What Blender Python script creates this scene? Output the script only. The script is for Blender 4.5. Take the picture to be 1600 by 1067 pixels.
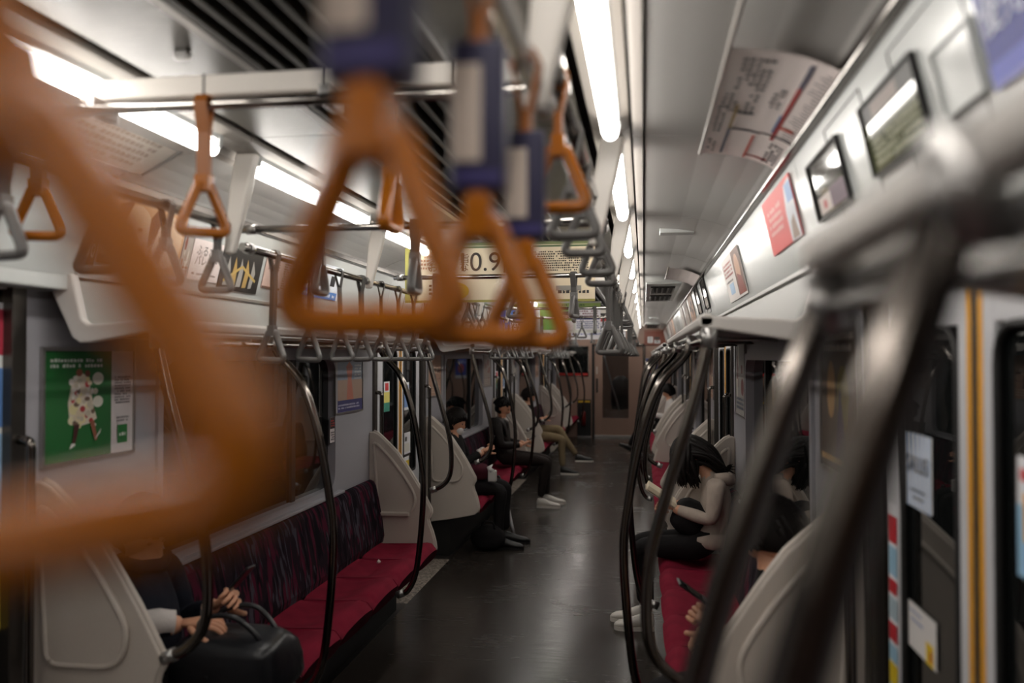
import bpy, bmesh, math, random
from mathutils import Vector, Matrix, Quaternion
random.seed(7)
for o in list(bpy.data.objects): bpy.data.objects.remove(o)
SC = bpy.context.scene
COL = SC.collection

# ---------------------------------------------------------------- camera, world, exposure
cam_d = bpy.data.cameras.new('camera'); cam = bpy.data.objects.new('camera', cam_d); COL.objects.link(cam)
cam_d.sensor_width = 36.0; cam_d.lens = 36.0 * 1350 / 1600
cam.location = (0, 0, 1.70)
cam.rotation_euler = (math.radians(90 + 1.0397), 0, math.radians(8.6746))
cam_d.clip_start = 0.02; cam_d.clip_end = 100
cam_d.dof.use_dof = True; cam_d.dof.focus_distance = 5.2; cam_d.dof.aperture_fstop = 1.7
SC.camera = cam
w = bpy.data.worlds.new('tunnel_night'); SC.world = w; w.use_nodes = True
w.node_tree.nodes['Background'].inputs[0].default_value = (0.004, 0.0042, 0.005, 1)
w.node_tree.nodes['Background'].inputs[1].default_value = 1.0
SC.view_settings.view_transform = 'Standard'; SC.view_settings.look = 'None'
SC.view_settings.gamma = 1.0; SC.view_settings.use_curve_mapping = False
SC.view_settings.exposure = 0.0
LAMP_STRENGTH = 21.0

# ---------------------------------------------------------------- materials
def lin(c):
    c = c / 255.0
    return c / 12.92 if c <= 0.04045 else ((c + 0.055) / 1.055) ** 2.4
def rgb(t): return (lin(t[0]), lin(t[1]), lin(t[2]), 1)
MATS = {}
def mat(name, c, rough=0.5, metal=0.0, spec=0.5, var=0.0, scale=8.0, stretch=(1, 1, 1), bump=0.0, bscale=60.0, coat=0.0, rvar=0.0):
    if name in MATS: return MATS[name]
    m = bpy.data.materials.new(name); m.use_nodes = True; MATS[name] = m
    nt = m.node_tree; b = nt.nodes['Principled BSDF']
    b.inputs['Base Color'].default_value = rgb(c); b.inputs['Roughness'].default_value = rough
    b.inputs['Metallic'].default_value = metal; b.inputs['Specular IOR Level'].default_value = spec
    b.inputs['Coat Weight'].default_value = coat
    if var or bump or rvar:
        tc = nt.nodes.new('ShaderNodeTexCoord'); mp = nt.nodes.new('ShaderNodeMapping')
        mp.inputs['Scale'].default_value = stretch; nt.links.new(tc.outputs['Object'], mp.inputs['Vector'])
        nz = nt.nodes.new('ShaderNodeTexNoise'); nz.inputs['Scale'].default_value = scale; nz.inputs['Detail'].default_value = 5
        nt.links.new(mp.outputs[0], nz.inputs['Vector'])
        if var:
            mx = nt.nodes.new('ShaderNodeMix'); mx.data_type = 'RGBA'
            k = max(0, 1 - var); mx.inputs['A'].default_value = tuple(x * k for x in rgb(c)[:3]) + (1,)
            mx.inputs['B'].default_value = tuple(min(1, x * (1 + var)) for x in rgb(c)[:3]) + (1,)
            nt.links.new(nz.outputs['Fac'], mx.inputs['Factor']); nt.links.new(mx.outputs['Result'], b.inputs['Base Color'])
        if rvar:
            mr = nt.nodes.new('ShaderNodeMapRange'); mr.inputs['To Min'].default_value = max(0.02, rough - rvar); mr.inputs['To Max'].default_value = rough + rvar
            nt.links.new(nz.outputs['Fac'], mr.inputs['Value']); nt.links.new(mr.outputs['Result'], b.inputs['Roughness'])
        if bump:
            n2 = nt.nodes.new('ShaderNodeTexNoise'); n2.inputs['Scale'].default_value = bscale; n2.inputs['Detail'].default_value = 3
            nt.links.new(mp.outputs[0], n2.inputs['Vector'])
            bp = nt.nodes.new('ShaderNodeBump'); bp.inputs['Strength'].default_value = bump; bp.inputs['Distance'].default_value = 0.01
            nt.links.new(n2.outputs['Fac'], bp.inputs['Height']); nt.links.new(bp.outputs['Normal'], b.inputs['Normal'])
    return m
def flat(c, rough=0.45):
    return mat('print_%d_%d_%d' % tuple(c), c, rough)

M_ceil = mat('ceiling_laminate', (172, 170, 167), 0.38, var=0.05, scale=2)
M_ceilc = mat('ceiling_perforated_metal', (70, 67, 61), 0.36, 0.3, var=0.12, scale=60, stretch=(.2, 6, 1), bump=0.2, bscale=60)
M_louver = mat('louver_paint', (50, 48, 43), 0.45)
M_dark = mat('dark_gap', (14, 13, 12), 0.7)
M_wall = mat('wall_laminate', (166, 165, 171), 0.35, var=0.05, scale=3)
M_white = mat('white_panel', (190, 193, 191), 0.2, var=0.03, scale=3)
M_trough = mat('trough_grey', (146, 141, 134), 0.45)
M_backp = mat('rack_back_grey', (150, 150, 146), 0.4)
M_pillar = mat('dark_pillar_steel', (92, 88, 84), 0.3, 0.85)
M_holder = mat('holder_grey', (120, 112, 104), 0.4, 0.4)
M_cream = mat('strut_white', (232, 226, 218), 0.35)
M_alu = mat('brushed_aluminium', (170, 168, 166), 0.32, 0.9, var=0.08, scale=6, stretch=(1, 1, 20))
M_chrome = mat('polished_steel', (165, 160, 155), 0.14, 1.0)
M_steel = mat('satin_steel', (112, 106, 101), 0.15, 1.0, rvar=0.04, scale=12)
M_black = mat('black_rubber', (16, 15, 15), 0.55)
M_part = mat('partition_grp', (196, 186, 176), 0.42, var=0.06, scale=160, bump=0.05, bscale=400)
M_rack = mat('rack_grey', (206, 201, 196), 0.38)
M_seat = mat('wine_moquette', (126, 26, 48), 0.92, spec=0.15, var=0.32, scale=9, bump=0.3, bscale=500)
M_grey = mat('strap_grey_plastic', (104, 102, 100), 0.28)
M_greyb = mat('strap_grey_belt', (84, 82, 80), 0.6)
M_orange = mat('strap_orange_plastic', (170, 97, 18), 0.22)
M_orangeb = mat('strap_orange_belt', (150, 84, 16), 0.45)
M_purple = mat('sleeve_purple', (22, 18, 58), 0.4)
M_endw = mat('end_wall_brown', (150, 122, 108), 0.4, var=0.06, scale=4)
M_endd = mat('end_door_brown', (146, 118, 104), 0.35, var=0.05, scale=4)
M_brown = mat('brown_panel', (122, 66, 50), 0.4, var=0.08, scale=5)
M_skin = mat('skin', (206, 152, 122), 0.5, var=0.08, scale=20)
M_hair = mat('black_hair', (20, 15, 13), 0.62, spec=.25, var=0.4, scale=60, stretch=(1, 1, 0.1))
M_gold = mat('brass_trim', (176, 140, 82), 0.3, 0.8)
M_yellow = mat('yellow_strip', (226, 160, 34), 0.5)
M_leaf = mat('door_leaf_white', (206, 206, 210), 0.28, var=0.03, scale=3)

def glass_mat():
    m = bpy.data.materials.new('night_glass'); m.use_nodes = True; MATS['glass'] = m
    b = m.node_tree.nodes['Principled BSDF']
    b.inputs['Base Color'].default_value = (0.006, 0.007, 0.007, 1); b.inputs['Roughness'].default_value = 0.02
    b.inputs['IOR'].default_value = 1.52; b.inputs['Specular IOR Level'].default_value = 0.5
    return m
M_glass = glass_mat()
def clear_mat():
    m = bpy.data.materials.new('clear_glass'); m.use_nodes = True; MATS['clear'] = m
    nt = m.node_tree; nt.nodes.remove(nt.nodes['Principled BSDF'])
    a = nt.nodes.new('ShaderNodeBsdfTransparent'); g = nt.nodes.new('ShaderNodeBsdfGlossy'); g.inputs['Roughness'].default_value = .02
    a.inputs[0].default_value = (.8, .82, .82, 1); fr = nt.nodes.new('ShaderNodeFresnel'); fr.inputs[0].default_value = 1.5; mx_ = nt.nodes.new('ShaderNodeMixShader')
    nt.links.new(fr.outputs[0], mx_.inputs[0]); nt.links.new(a.outputs[0], mx_.inputs[1]); nt.links.new(g.outputs[0], mx_.inputs[2]); nt.links.new(mx_.outputs[0], nt.nodes['Material Output'].inputs[0])
    return m
M_clear = clear_mat()
def lamp_mat():
    m = bpy.data.materials.new('fluorescent_glow'); m.use_nodes = True
    nt = m.node_tree; nt.nodes.remove(nt.nodes['Principled BSDF'])
    e = nt.nodes.new('ShaderNodeEmission'); e.inputs[0].default_value = (1.0, 0.948, 0.885, 1); e.inputs[1].default_value = LAMP_STRENGTH
    nt.links.new(e.outputs[0], nt.nodes['Material Output'].inputs[0]); return m
M_lamp = lamp_mat(); M_lampdim = lamp_mat(); M_lampdim.name = 'dim_tube_glow'; M_lampdim.node_tree.nodes['Emission'].inputs[1].default_value = 7.0
def screen_mat(name, c, s):
    m = bpy.data.materials.new(name); m.use_nodes = True
    b = m.node_tree.nodes['Principled BSDF']; b.inputs['Base Color'].default_value = rgb((20, 20, 18)); b.inputs['Roughness'].default_value = 0.06
    b.inputs['Emission Color'].default_value = rgb(c); b.inputs['Emission Strength'].default_value = s
    MATS[name] = m; return m
def floor_mat():
    m = bpy.data.materials.new('floor_vinyl'); m.use_nodes = True; MATS['floor'] = m
    nt = m.node_tree; b = nt.nodes['Principled BSDF']
    tc = nt.nodes.new('ShaderNodeTexCoord')
    n1 = nt.nodes.new('ShaderNodeTexNoise'); n1.inputs['Scale'].default_value = 1.6; n1.inputs['Detail'].default_value = 8
    mp = nt.nodes.new('ShaderNodeMapping'); mp.inputs['Scale'].default_value = (1.2, 7, 1)
    n2 = nt.nodes.new('ShaderNodeTexNoise'); n2.inputs['Scale'].default_value = 5; n2.inputs['Detail'].default_value = 6
    nt.links.new(tc.outputs['Object'], n1.inputs['Vector']); nt.links.new(tc.outputs['Object'], mp.inputs[0]); nt.links.new(mp.outputs[0], n2.inputs['Vector'])
    mul = nt.nodes.new('ShaderNodeMath'); mul.operation = 'ADD'; nt.links.new(n1.outputs['Fac'], mul.inputs[0]); nt.links.new(n2.outputs['Fac'], mul.inputs[1])
    mr = nt.nodes.new('ShaderNodeMapRange'); mr.inputs['From Min'].default_value = 0.6; mr.inputs['From Max'].default_value = 1.4
    mr.inputs['To Min'].default_value = 0.17; mr.inputs['To Max'].default_value = 0.31
    nt.links.new(mul.outputs[0], mr.inputs['Value']); nt.links.new(mr.outputs['Result'], b.inputs['Roughness'])
    cr = nt.nodes.new('ShaderNodeValToRGB'); cr.color_ramp.elements[0].color = rgb((38, 34, 31)); cr.color_ramp.elements[1].color = rgb((58, 52, 47))
    nt.links.new(n2.outputs['Fac'], cr.inputs[0]); nt.links.new(cr.outputs[0], b.inputs['Base Color'])
    b.inputs['Specular IOR Level'].default_value = 0.34
    bp = nt.nodes.new('ShaderNodeBump'); bp.inputs['Strength'].default_value = 0.012; bp.inputs['Distance'].default_value = 0.02
    nt.links.new(n2.outputs['Fac'], bp.inputs['Height']); nt.links.new(bp.outputs[0], b.inputs['Normal'])
    return m
M_floor = floor_mat()
M_floord = mat('floor_border_vinyl', (44, 40, 38), 0.4, var=0.15, scale=6)
def speckle_mat():
    m = bpy.data.materials.new('speckled_door_floor'); m.use_nodes = True; MATS['speckle'] = m
    nt = m.node_tree; b = nt.nodes['Principled BSDF']; tc = nt.nodes.new('ShaderNodeTexCoord')
    v = nt.nodes.new('ShaderNodeTexVoronoi'); v.inputs['Scale'].default_value = 70
    nt.links.new(tc.outputs['Object'], v.inputs['Vector'])
    cr = nt.nodes.new('ShaderNodeValToRGB'); cr.color_ramp.elements[0].color = rgb((70, 64, 58)); cr.color_ramp.elements[1].color = rgb((172, 160, 148))
    sep = nt.nodes.new('ShaderNodeSeparateColor'); nt.links.new(v.outputs['Color'], sep.inputs[0])
    nt.links.new(sep.outputs[0], cr.inputs[0]); nt.links.new(cr.outputs[0], b.inputs['Base Color']); b.inputs['Roughness'].default_value = 0.5
    return m
M_speck = speckle_mat()
def backrest_mat():
    m = bpy.data.materials.new('patterned_moquette'); m.use_nodes = True; MATS['backrest'] = m
    nt = m.node_tree; b = nt.nodes['Principled BSDF']; b.inputs['Roughness'].default_value = 0.95; b.inputs['Specular IOR Level'].default_value = 0.1
    tc = nt.nodes.new('ShaderNodeTexCoord')
    def layer(sc, off, skew, lo, hi):
        mp = nt.nodes.new('ShaderNodeMapping'); mp.inputs['Scale'].default_value = sc; mp.inputs['Location'].default_value = off; mp.inputs['Rotation'].default_value = (skew, 0, 0)
        nt.links.new(tc.outputs['Object'], mp.inputs[0])
        v = nt.nodes.new('ShaderNodeTexNoise'); v.inputs['Scale'].default_value = 1.0; v.inputs['Detail'].default_value = 1.5; v.inputs['Distortion'].default_value = 0.6
        nt.links.new(mp.outputs[0], v.inputs['Vector'])
        r = nt.nodes.new('ShaderNodeMapRange'); r.inputs['From Min'].default_value = lo; r.inputs['From Max'].default_value = hi
        nt.links.new(v.outputs['Fac'], r.inputs['Value']); return r
    a = layer((0.5, 22, 5), (0, 0, 0), 0.25, 0.52, 0.58); c = layer((0.5, 26, 6), (3, 5, 1), -0.3, 0.56, 0.62); d = layer((0.5, 20, 4), (7, 1, 4), 0.1, 0.55, 0.6)
    base = rgb((38, 28, 36))
    def mix(prev, fac, col):
        mx = nt.nodes.new('ShaderNodeMix'); mx.data_type = 'RGBA'
        if isinstance(prev, tuple): mx.inputs['A'].default_value = prev
        else: nt.links.new(prev, mx.inputs['A'])
        mx.inputs['B'].default_value = rgb(col); nt.links.new(fac.outputs['Result'], mx.inputs['Factor']); return mx.outputs['Result']
    x = mix(base, a, (82, 29, 47)); x = mix(x, c, (72, 68, 78)); x = mix(x, d, (24, 20, 27))
    nt.links.new(x, b.inputs['Base Color']); return m
M_back = backrest_mat()

# ---------------------------------------------------------------- helpers
class MB:
    """collects faces for one mesh"""
    def __init__(s): s.v = []; s.f = []; s.m = []; s.cur = 0; s.sm = []
    def add(s, vs, fs, smooth=False):
        n = len(s.v); s.v += [tuple(v) for v in vs]
        for f in fs: s.f.append(tuple(i + n for i in f)); s.m.append(s.cur); s.sm.append(smooth)
        return s
    def box(s, x0, x1, y0, y1, z0, z1):
        vs = [(x0, y0, z0), (x1, y0, z0), (x1, y1, z0), (x0, y1, z0), (x0, y0, z1), (x1, y0, z1), (x1, y1, z1), (x0, y1, z1)]
        return s.add(vs, [(0, 3, 2, 1), (4, 5, 6, 7), (0, 1, 5, 4), (1, 2, 6, 5), (2, 3, 7, 6), (3, 0, 4, 7)])
    def prism(s, prof, a, b, axis='y', smooth=False):
        """profile polygon extruded between a and b along the axis; profile in the two other coordinates"""
        n = len(prof)
        def p(q, t):
            return (q[0], t, q[1]) if axis == 'y' else ((t, q[0], q[1]) if axis == 'x' else (q[0], q[1], t))
        vs = [p(q, a) for q in prof] + [p(q, b) for q in prof]
        fs = [tuple(range(n)), tuple(range(2 * n - 1, n - 1, -1))] + [(i, (i + 1) % n, n + (i + 1) % n, n + i)[::-1] for i in range(n)]
        return s.add(vs, fs, smooth)
    def tube(s, pts, r, n=10, closed=False, caps=True, flatten=None):
        """swept circle; r number or list; flatten=(sx,sy) squashes the section"""
        pts = [Vector(p) for p in pts]; k = len(pts); rs = r if isinstance(r, (list, tuple)) else [r] * k
        t0 = (pts[1] - pts[0]).normalized()
        up = Vector((0, 0, 1)) if abs(t0.z) < 0.9 else Vector((1, 0, 0))
        nrm = (up - t0 * up.dot(t0)).normalized(); vs = []; prev = t0
        for i in range(k):
            if closed: t = (pts[(i + 1) % k] - pts[i - 1]).normalized()
            else: t = ((pts[min(i + 1, k - 1)] - pts[max(i - 1, 0)])).normalized()
            q = prev.rotation_difference(t); nrm = (q @ nrm); nrm = (nrm - t * nrm.dot(t)).normalized(); prev = t
            bn = t.cross(nrm)
            fx, fy = flatten if flatten else (1, 1)
            for j in range(n):
                a = 2 * math.pi * j / n
                vs.append(pts[i] + (nrm * math.cos(a) * fx + bn * math.sin(a) * fy) * rs[i])
        fs = []
        for i in range(k if closed else k - 1):
            i2 = (i + 1) % k
            for j in range(n): fs.append((i * n + j, i * n + (j + 1) % n, i2 * n + (j + 1) % n, i2 * n + j))
        s.add(vs, fs, True)
        if caps and not closed:
            m = len(s.v) - len(vs)
            s.f.append(tuple(m + j for j in range(n))[::-1]); s.m.append(s.cur); s.sm.append(False)
            s.f.append(tuple(m + (k - 1) * n + j for j in range(n))); s.m.append(s.cur); s.sm.append(False)
        return s
    def ball(s, c, r, nu=12, nv=8, rot=None):
        c = Vector(c); r = r if isinstance(r, (list, tuple)) else (r, r, r); vs = []
        for i in range(nv + 1):
            ph = math.pi * i / nv
            for j in range(nu):
                th = 2 * math.pi * j / nu
                p = Vector((r[0] * math.sin(ph) * math.cos(th), r[1] * math.sin(ph) * math.sin(th), r[2] * math.cos(ph)))
                vs.append(c + (rot @ p if rot else p))
        fs = [(i * nu + j, (i + 1) * nu + j, (i + 1) * nu + (j + 1) % nu, i * nu + (j + 1) % nu) for i in range(nv) for j in range(nu)]
        return s.add(vs, fs, True)
    def mesh(s, name, mats):
        me = bpy.data.meshes.new(name); me.from_pydata(s.v, [], s.f); me.validate()
        for m in (mats if isinstance(mats, (list, tuple)) else [mats]): me.materials.append(m)
        if len(me.polygons) == len(s.f):
            me.polygons.foreach_set('material_index', s.m); me.polygons.foreach_set('use_smooth', s.sm)
        me.update(); return me
    def build(s, name, mats, parent=None, bevel=0.0, seg=2, loc=None):
        bm = s.mesh(name, mats); 
        return obj(name, bm, parent, bevel, seg, loc)
def obj(name, me, parent=None, bevel=0.0, seg=2, loc=None):
    o = bpy.data.objects.new(name, me); COL.objects.link(o)
    if parent: o.parent = parent
    if loc: o.location = loc
    if bevel:
        md = o.modifiers.new('bevel', 'BEVEL'); md.width = bevel; md.segments = seg; md.limit_method = 'ANGLE'; md.angle_limit = 0.6
    return o
def tag(o, label=None, cat=None, group=None, kind=None):
    if label: o['label'] = label
    if cat: o['category'] = cat
    if group: o['group'] = group
    if kind: o['kind'] = kind
    return o
def empty(name, loc=(0, 0, 0), rz=0.0, parent=None):
    o = bpy.data.objects.new(name, None); COL.objects.link(o); o.location = loc; o.rotation_euler = (0, 0, rz)
    o.empty_display_size = 0.05
    if parent: o.parent = parent
    return o
def copy_tree(o, parent=None):
    c = o.copy(); COL.objects.link(c); c.parent = parent
    for ch in list(o.children): copy_tree(ch, c)
    return c
def arc(pts, r=0.05, n=5):
    """round the corners of a polyline"""
    pts = [Vector(p) for p in pts]; out = [pts[0]]
    for i in range(1, len(pts) - 1):
        a, b, c = pts[i - 1], pts[i], pts[i + 1]
        d1 = (a - b); d2 = (c - b); k = min(r, d1.length * 0.49, d2.length * 0.49)
        p, q = b + d1.normalized() * k, b + d2.normalized() * k
        for j in range(n + 1):
            t = j / n; out.append(p * (1 - t) ** 2 + b * 2 * t * (1 - t) + q * t * t)
    out.append(pts[-1]); return out
def spline(pts, n=6):
    """Catmull-Rom through points"""
    P = [Vector(p) for p in pts]; P = [P[0] * 2 - P[1]] + P + [P[-1] * 2 - P[-2]]; out = []
    for i in range(1, len(P) - 2):
        for j in range(n):
            t = j / n; a, b, c, d = P[i - 1], P[i], P[i + 1], P[i + 2]
            out.append(0.5 * ((2 * b) + (c - a) * t + (2 * a - 5 * b + 4 * c - d) * t * t + (3 * b - a - 3 * c + d) * t ** 3))
    out.append(P[-2]); return out
def lettering(parent, s, pos, u, v, size, m, align='CENTER', name='lettering'):
    """flat print lettering on a surface: u right, v up"""
    cu = bpy.data.curves.new(name, 'FONT'); cu.body = s; cu.size = size; cu.align_x = align; cu.align_y = 'CENTER'; cu.materials.append(m)
    o = bpy.data.objects.new(name, cu); COL.objects.link(o)
    me = bpy.data.meshes.new_from_object(o.evaluated_get(bpy.context.evaluated_depsgraph_get())); bpy.data.objects.remove(o)
    o = obj(name, me, parent); o['kind'] = 'stuff' if len(s) > 1 else 'thing'
    u = Vector(u).normalized(); v = Vector(v).normalized(); n = u.cross(v)
    mw = Matrix((u, v, n)).transposed().to_4x4(); mw.translation = Vector(pos); o.matrix_local = mw
    return o

# car layout (metres): y runs down the car, x across it, camera at x = 0
XL, XR, XC = -1.85, 0.575, -0.6375
def mx(x): return 2 * XC - x
YEND = 18.42; YBACK = -2.7
BENCH = {0: (-2.41, 0.87), 1: (2.41, 5.69), 2: (7.23, 10.51), 3: (12.05, 15.33), 4: (16.87, 18.37)}
DOORY = [1.66, 6.48, 11.30, 16.12]
SIDES = {'left': 1, 'right': -1}
def sx(side, x): return x if side == 'left' else mx(x)     # coordinates are written for the left side

# ---------------------------------------------------------------- floor, ceiling
fl = empty('floor'); tag(fl, 'dark glossy vinyl aisle floor with speckled grey door areas', None, None, 'structure')
MB().box(-1.62, mx(-1.62), YBACK, YEND, -0.05, 0).build('aisle_sheet', M_floor, fl)
for side in SIDES:
    a, b = sorted((sx(side, -2.0), sx(side, -1.62)))
    ys = [YBACK]
    for yd in DOORY: ys += [yd - 0.66, yd + 0.66]
    ys.append(YEND)
    for i in range(len(ys) - 1):
        door = i % 2 == 1
        MB().box(a, b, ys[i], ys[i + 1], -0.05, 0).build('door_area_sheet' if door else 'border_sheet', M_speck if door else M_floord, fl)
for yd in DOORY:
    for side in SIDES:
        a, b = sorted((sx(side, -1.93), sx(side, -1.86)))
        MB().box(a, b, yd - 0.64, yd + 0.64, 0, 0.008).build('threshold', M_alu, fl, 0.002)

ce = empty('ceiling'); tag(ce, 'grey train ceiling with a dark louvred centre and curved side panels', None, None, 'structure')
LX = {'left': -1.27, 'right': -0.09}
LC = -0.68
MB().box(-2.0, 0.75, YBACK, YEND, 2.52, 2.56).build('roof_shell', M_dark, ce)
PY = [2.535 + 1.43 * k for k in range(-4, 12)]
PY = [YBACK] + [y for y in PY if y > YBACK + .2] + [YEND]
for i in range(len(PY) - 1):
    a, b = PY[i] + 0.003, PY[i + 1] - 0.003
    for s in (-1, 1):
        def X(d): return LC + s * d
        # perforated inner panel, lamp trough, side cove panel
        MB().prism([(X(0.235), 2.385), (X(0.50), 2.385), (X(0.50), 2.40), (X(0.235), 2.40)], a, b).build('perforated_panel', M_ceilc, ce)
        MB().prism([(X(0.53), 2.375), (X(0.56), 2.36), (X(0.62), 2.36), (X(0.64), 2.375), (X(0.64), 2.40), (X(0.53), 2.40)], a, b).build('lamp_trough', M_trough, ce)
        MB().prism([(X(0.65), 2.345), (X(0.678), 2.34), (X(0.68), 2.40), (X(0.65), 2.40)], a, b).build('trough_lip', mat('lip_grey', (140, 134, 128), .45), ce)
        kx = 1.0 if s > 0 else 0.925
        cov = [(0.685, 2.345), (0.76, 2.342), (0.85, 2.335), (0.93, 2.322), (1.0, 2.302), (1.05, 2.283), (1.085, 2.262)]; cov = [(0.685 + (d - 0.685) * (kx if s > 0 else .78), z) for d, z in cov]
        prof = [(X(d), z) for d, z in cov] + [(X(cov[-1][0] + .02), 2.29), (X(cov[4][0]), 2.335), (X(cov[2][0]), 2.365), (X(0.685), 2.375)]
        o = MB().prism(prof, a, b, smooth=False).build('side_panel', M_ceil, ce)
for k in range(9):
    x = LC - 0.20 + 0.05 * k
    MB().prism([(x - 0.006, 2.37), (x + 0.006, 2.37), (x + 0.012, 2.43), (x, 2.43)], YBACK, YEND).build('louver_slat', M_louver, ce)
for s in (-1, 1):
    MB().box(LC + s * 0.225 - 0.012, LC + s * 0.225 + 0.012, YBACK, YEND, 2.37, 2.42).build('louver_rim', M_alu, ce)
for x, y in ((0.12, 4.35), (0.12, 13.9), (-1.45, 9.2)):
    MB().box(x - 0.04, x + 0.13, y, y + 0.1, 2.318, 2.345).build('service_plate', M_white, ce, 0.004)
for x, y in ((-1.02, 1.78), (-0.35, 6.2)):
    MB().box(x - 0.018, x + 0.018, y, y + 0.02, 2.366, 2.386).build('speaker_clip', M_alu, ce, 0.004)
# side ceiling air outlets
for yv in (7.0, 15.6):
    v = empty('air_outlet', (0, 0, 0)); v.parent = ce
    MB().box(0.02, 0.30, yv, yv + 2.2, 2.285, 2.30).build('outlet_rim', M_white, v, 0.004)
    MB().box(0.06, 0.26, yv + 0.25, yv + 0.95, 2.279, 2.2845).build('outlet_slot', M_dark, v)
    MB().box(0.06, 0.26, yv + 1.25, yv + 1.95, 2.279, 2.2845).build('outlet_slot', M_dark, v)
    for q in range(5):
        for y0 in (yv + 0.25, yv + 1.25):
            MB().box(0.06 + q * 0.045, 0.075 + q * 0.045, y0, y0 + 0.7, 2.272, 2.28).build('outlet_slat', M_louver, v)

# lamps
NTHL = ['nearest', 'second nearest', 'third nearest', 'fourth nearest', 'fifth nearest', 'sixth nearest', 'sixth farthest', 'fifth farthest', 'fourth farthest', 'third farthest', 'second farthest', 'farthest', 'farthest of all']
for side in ('left', 'right'):
    for k in range(-2, 12):
        y1 = 2.42 + 1.43 * k; y0 = y1 - 1.2
        if y0 < YBACK or y1 > YEND: continue
        x = LX[side]
        t = empty('fluorescent_lamp', (x, y0, 2.32))
        tag(t, 'white fluorescent tube, %s in the %s ceiling row' % (('over the camera' if k == -1 else 'behind the camera') if k < 0 else NTHL[k], side), 'lamp', 'fluorescent tubes in the ceiling rows')
        ends = [(0.0, .004), (.006, .013), (.016, .019), (.03, .022), (.05, .023)]
        MB().tube([(0, a, 0) for a, _ in ends] + [(0, 1.2 - a, 0) for a, _ in ends[::-1]], [r for _, r in ends] + [r for _, r in ends[::-1]], 14).build('glass_tube', M_lamp, t)
        for yy in (0.006, 1.17):
            MB().prism([(-0.03, 0.045), (0.03, 0.045), (0.028, 0.012), (0.024, 0.004), (-0.024, 0.004), (-0.028, 0.012)], yy, yy + 0.024).build('lamp_holder', M_white, t, 0.004)
        MB().prism([(-0.032, 0.045), (0.032, 0.045), (0.024, 0.026), (-0.024, 0.026)], 0.03, 1.17).build('reflector', M_white, t)
# blade struts that carry the strap rails
BARX = {'left': -1.33, 'right': -0.147}
for side in ('left', 'right'):
    for k in range(-1, 11):
        y = 2.535 + 1.43 * k + (0.06 if side == 'right' else 0.1)
        x0, x1 = LX[side], BARX[side]
        o = MB().add([(x0 - .036, y - .02, 2.36), (x0 + .036, y - .02, 2.36), (x0 + .036, y + .02, 2.36), (x0 - .036, y + .02, 2.36),
                      (x0 * .6 + x1 * .4 - .034, y - .02, 2.24), (x0 * .6 + x1 * .4 + .034, y - .02, 2.24), (x0 * .6 + x1 * .4 + .034, y + .02, 2.24), (x0 * .6 + x1 * .4 - .034, y + .02, 2.24),
                      (x1 - .016, y - .016, 2.035), (x1 + .016, y - .016, 2.035), (x1 + .016, y + .016, 2.035), (x1 - .016, y + .016, 2.035)],
                     [(0, 1, 2, 3), (0, 4, 5, 1), (1, 5, 6, 2), (2, 6, 7, 3), (3, 7, 4, 0), (4, 8, 9, 5), (5, 9, 10, 6), (6, 10, 11, 7), (7, 11, 8, 4), (8, 11, 10, 9)]).build('rail_strut', M_cream, None, 0.01, 3)
        tag(o, 'white blade strut, %s under the %s lamp row' % (NTHL[k + 1], side), 'strut', 'blade struts under the lamp rows')

# ---------------------------------------------------------------- walls
def wall_side(side):
    wl = empty('wall_' + side); tag(wl, 'pale grey laminate %s car wall with window openings' % side, None, None, 'structure')
    def bx(name, x0, x1, y0, y1, z0, z1, m, bev=0.0, par=None):
        a, b = sorted((sx(side, x0), sx(side, x1))); return MB().box(a, b, y0, y1, z0, z1).build(name, m, par or wl, bev)
    # backing skin outside
    bx('outer_skin', -2.02, -1.99, YBACK, YEND, -0.1, 2.5, M_dark)
    for k, (a, b) in BENCH.items():
        w0, w1 = (a + 0.66, b - 0.66) if k != 4 else (a + 0.42, b - 0.25)
        zb, zt = 0.885, 1.72
        bx('wall_panel', XL, -1.99, a - 0.06, w0, 0, 2.3, M_wall, 0.004)
        bx('wall_panel', XL, -1.99, w1, b + (0.06 if k != 4 else 0.0), 0, 2.3, M_wall, 0.004)
        bx('wall_panel', XL, -1.99, w0, w1, 0, zb, M_wall)
        bx('wall_panel', XL, -1.99, w0, w1, zt, 2.3, M_wall)
        # door side jamb columns
        for y0, y1 in ((a - 0.12, a - 0.06), (b + 0.06, b + 0.12)):
            if k == 4 and y0 > b: continue
            bx('door_pillar', XL + 0.015, -1.99, y0, y1, 0, 2.0, M_pillar, 0.003)
    return wl
WALL = {s: wall_side(s) for s in SIDES}

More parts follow.
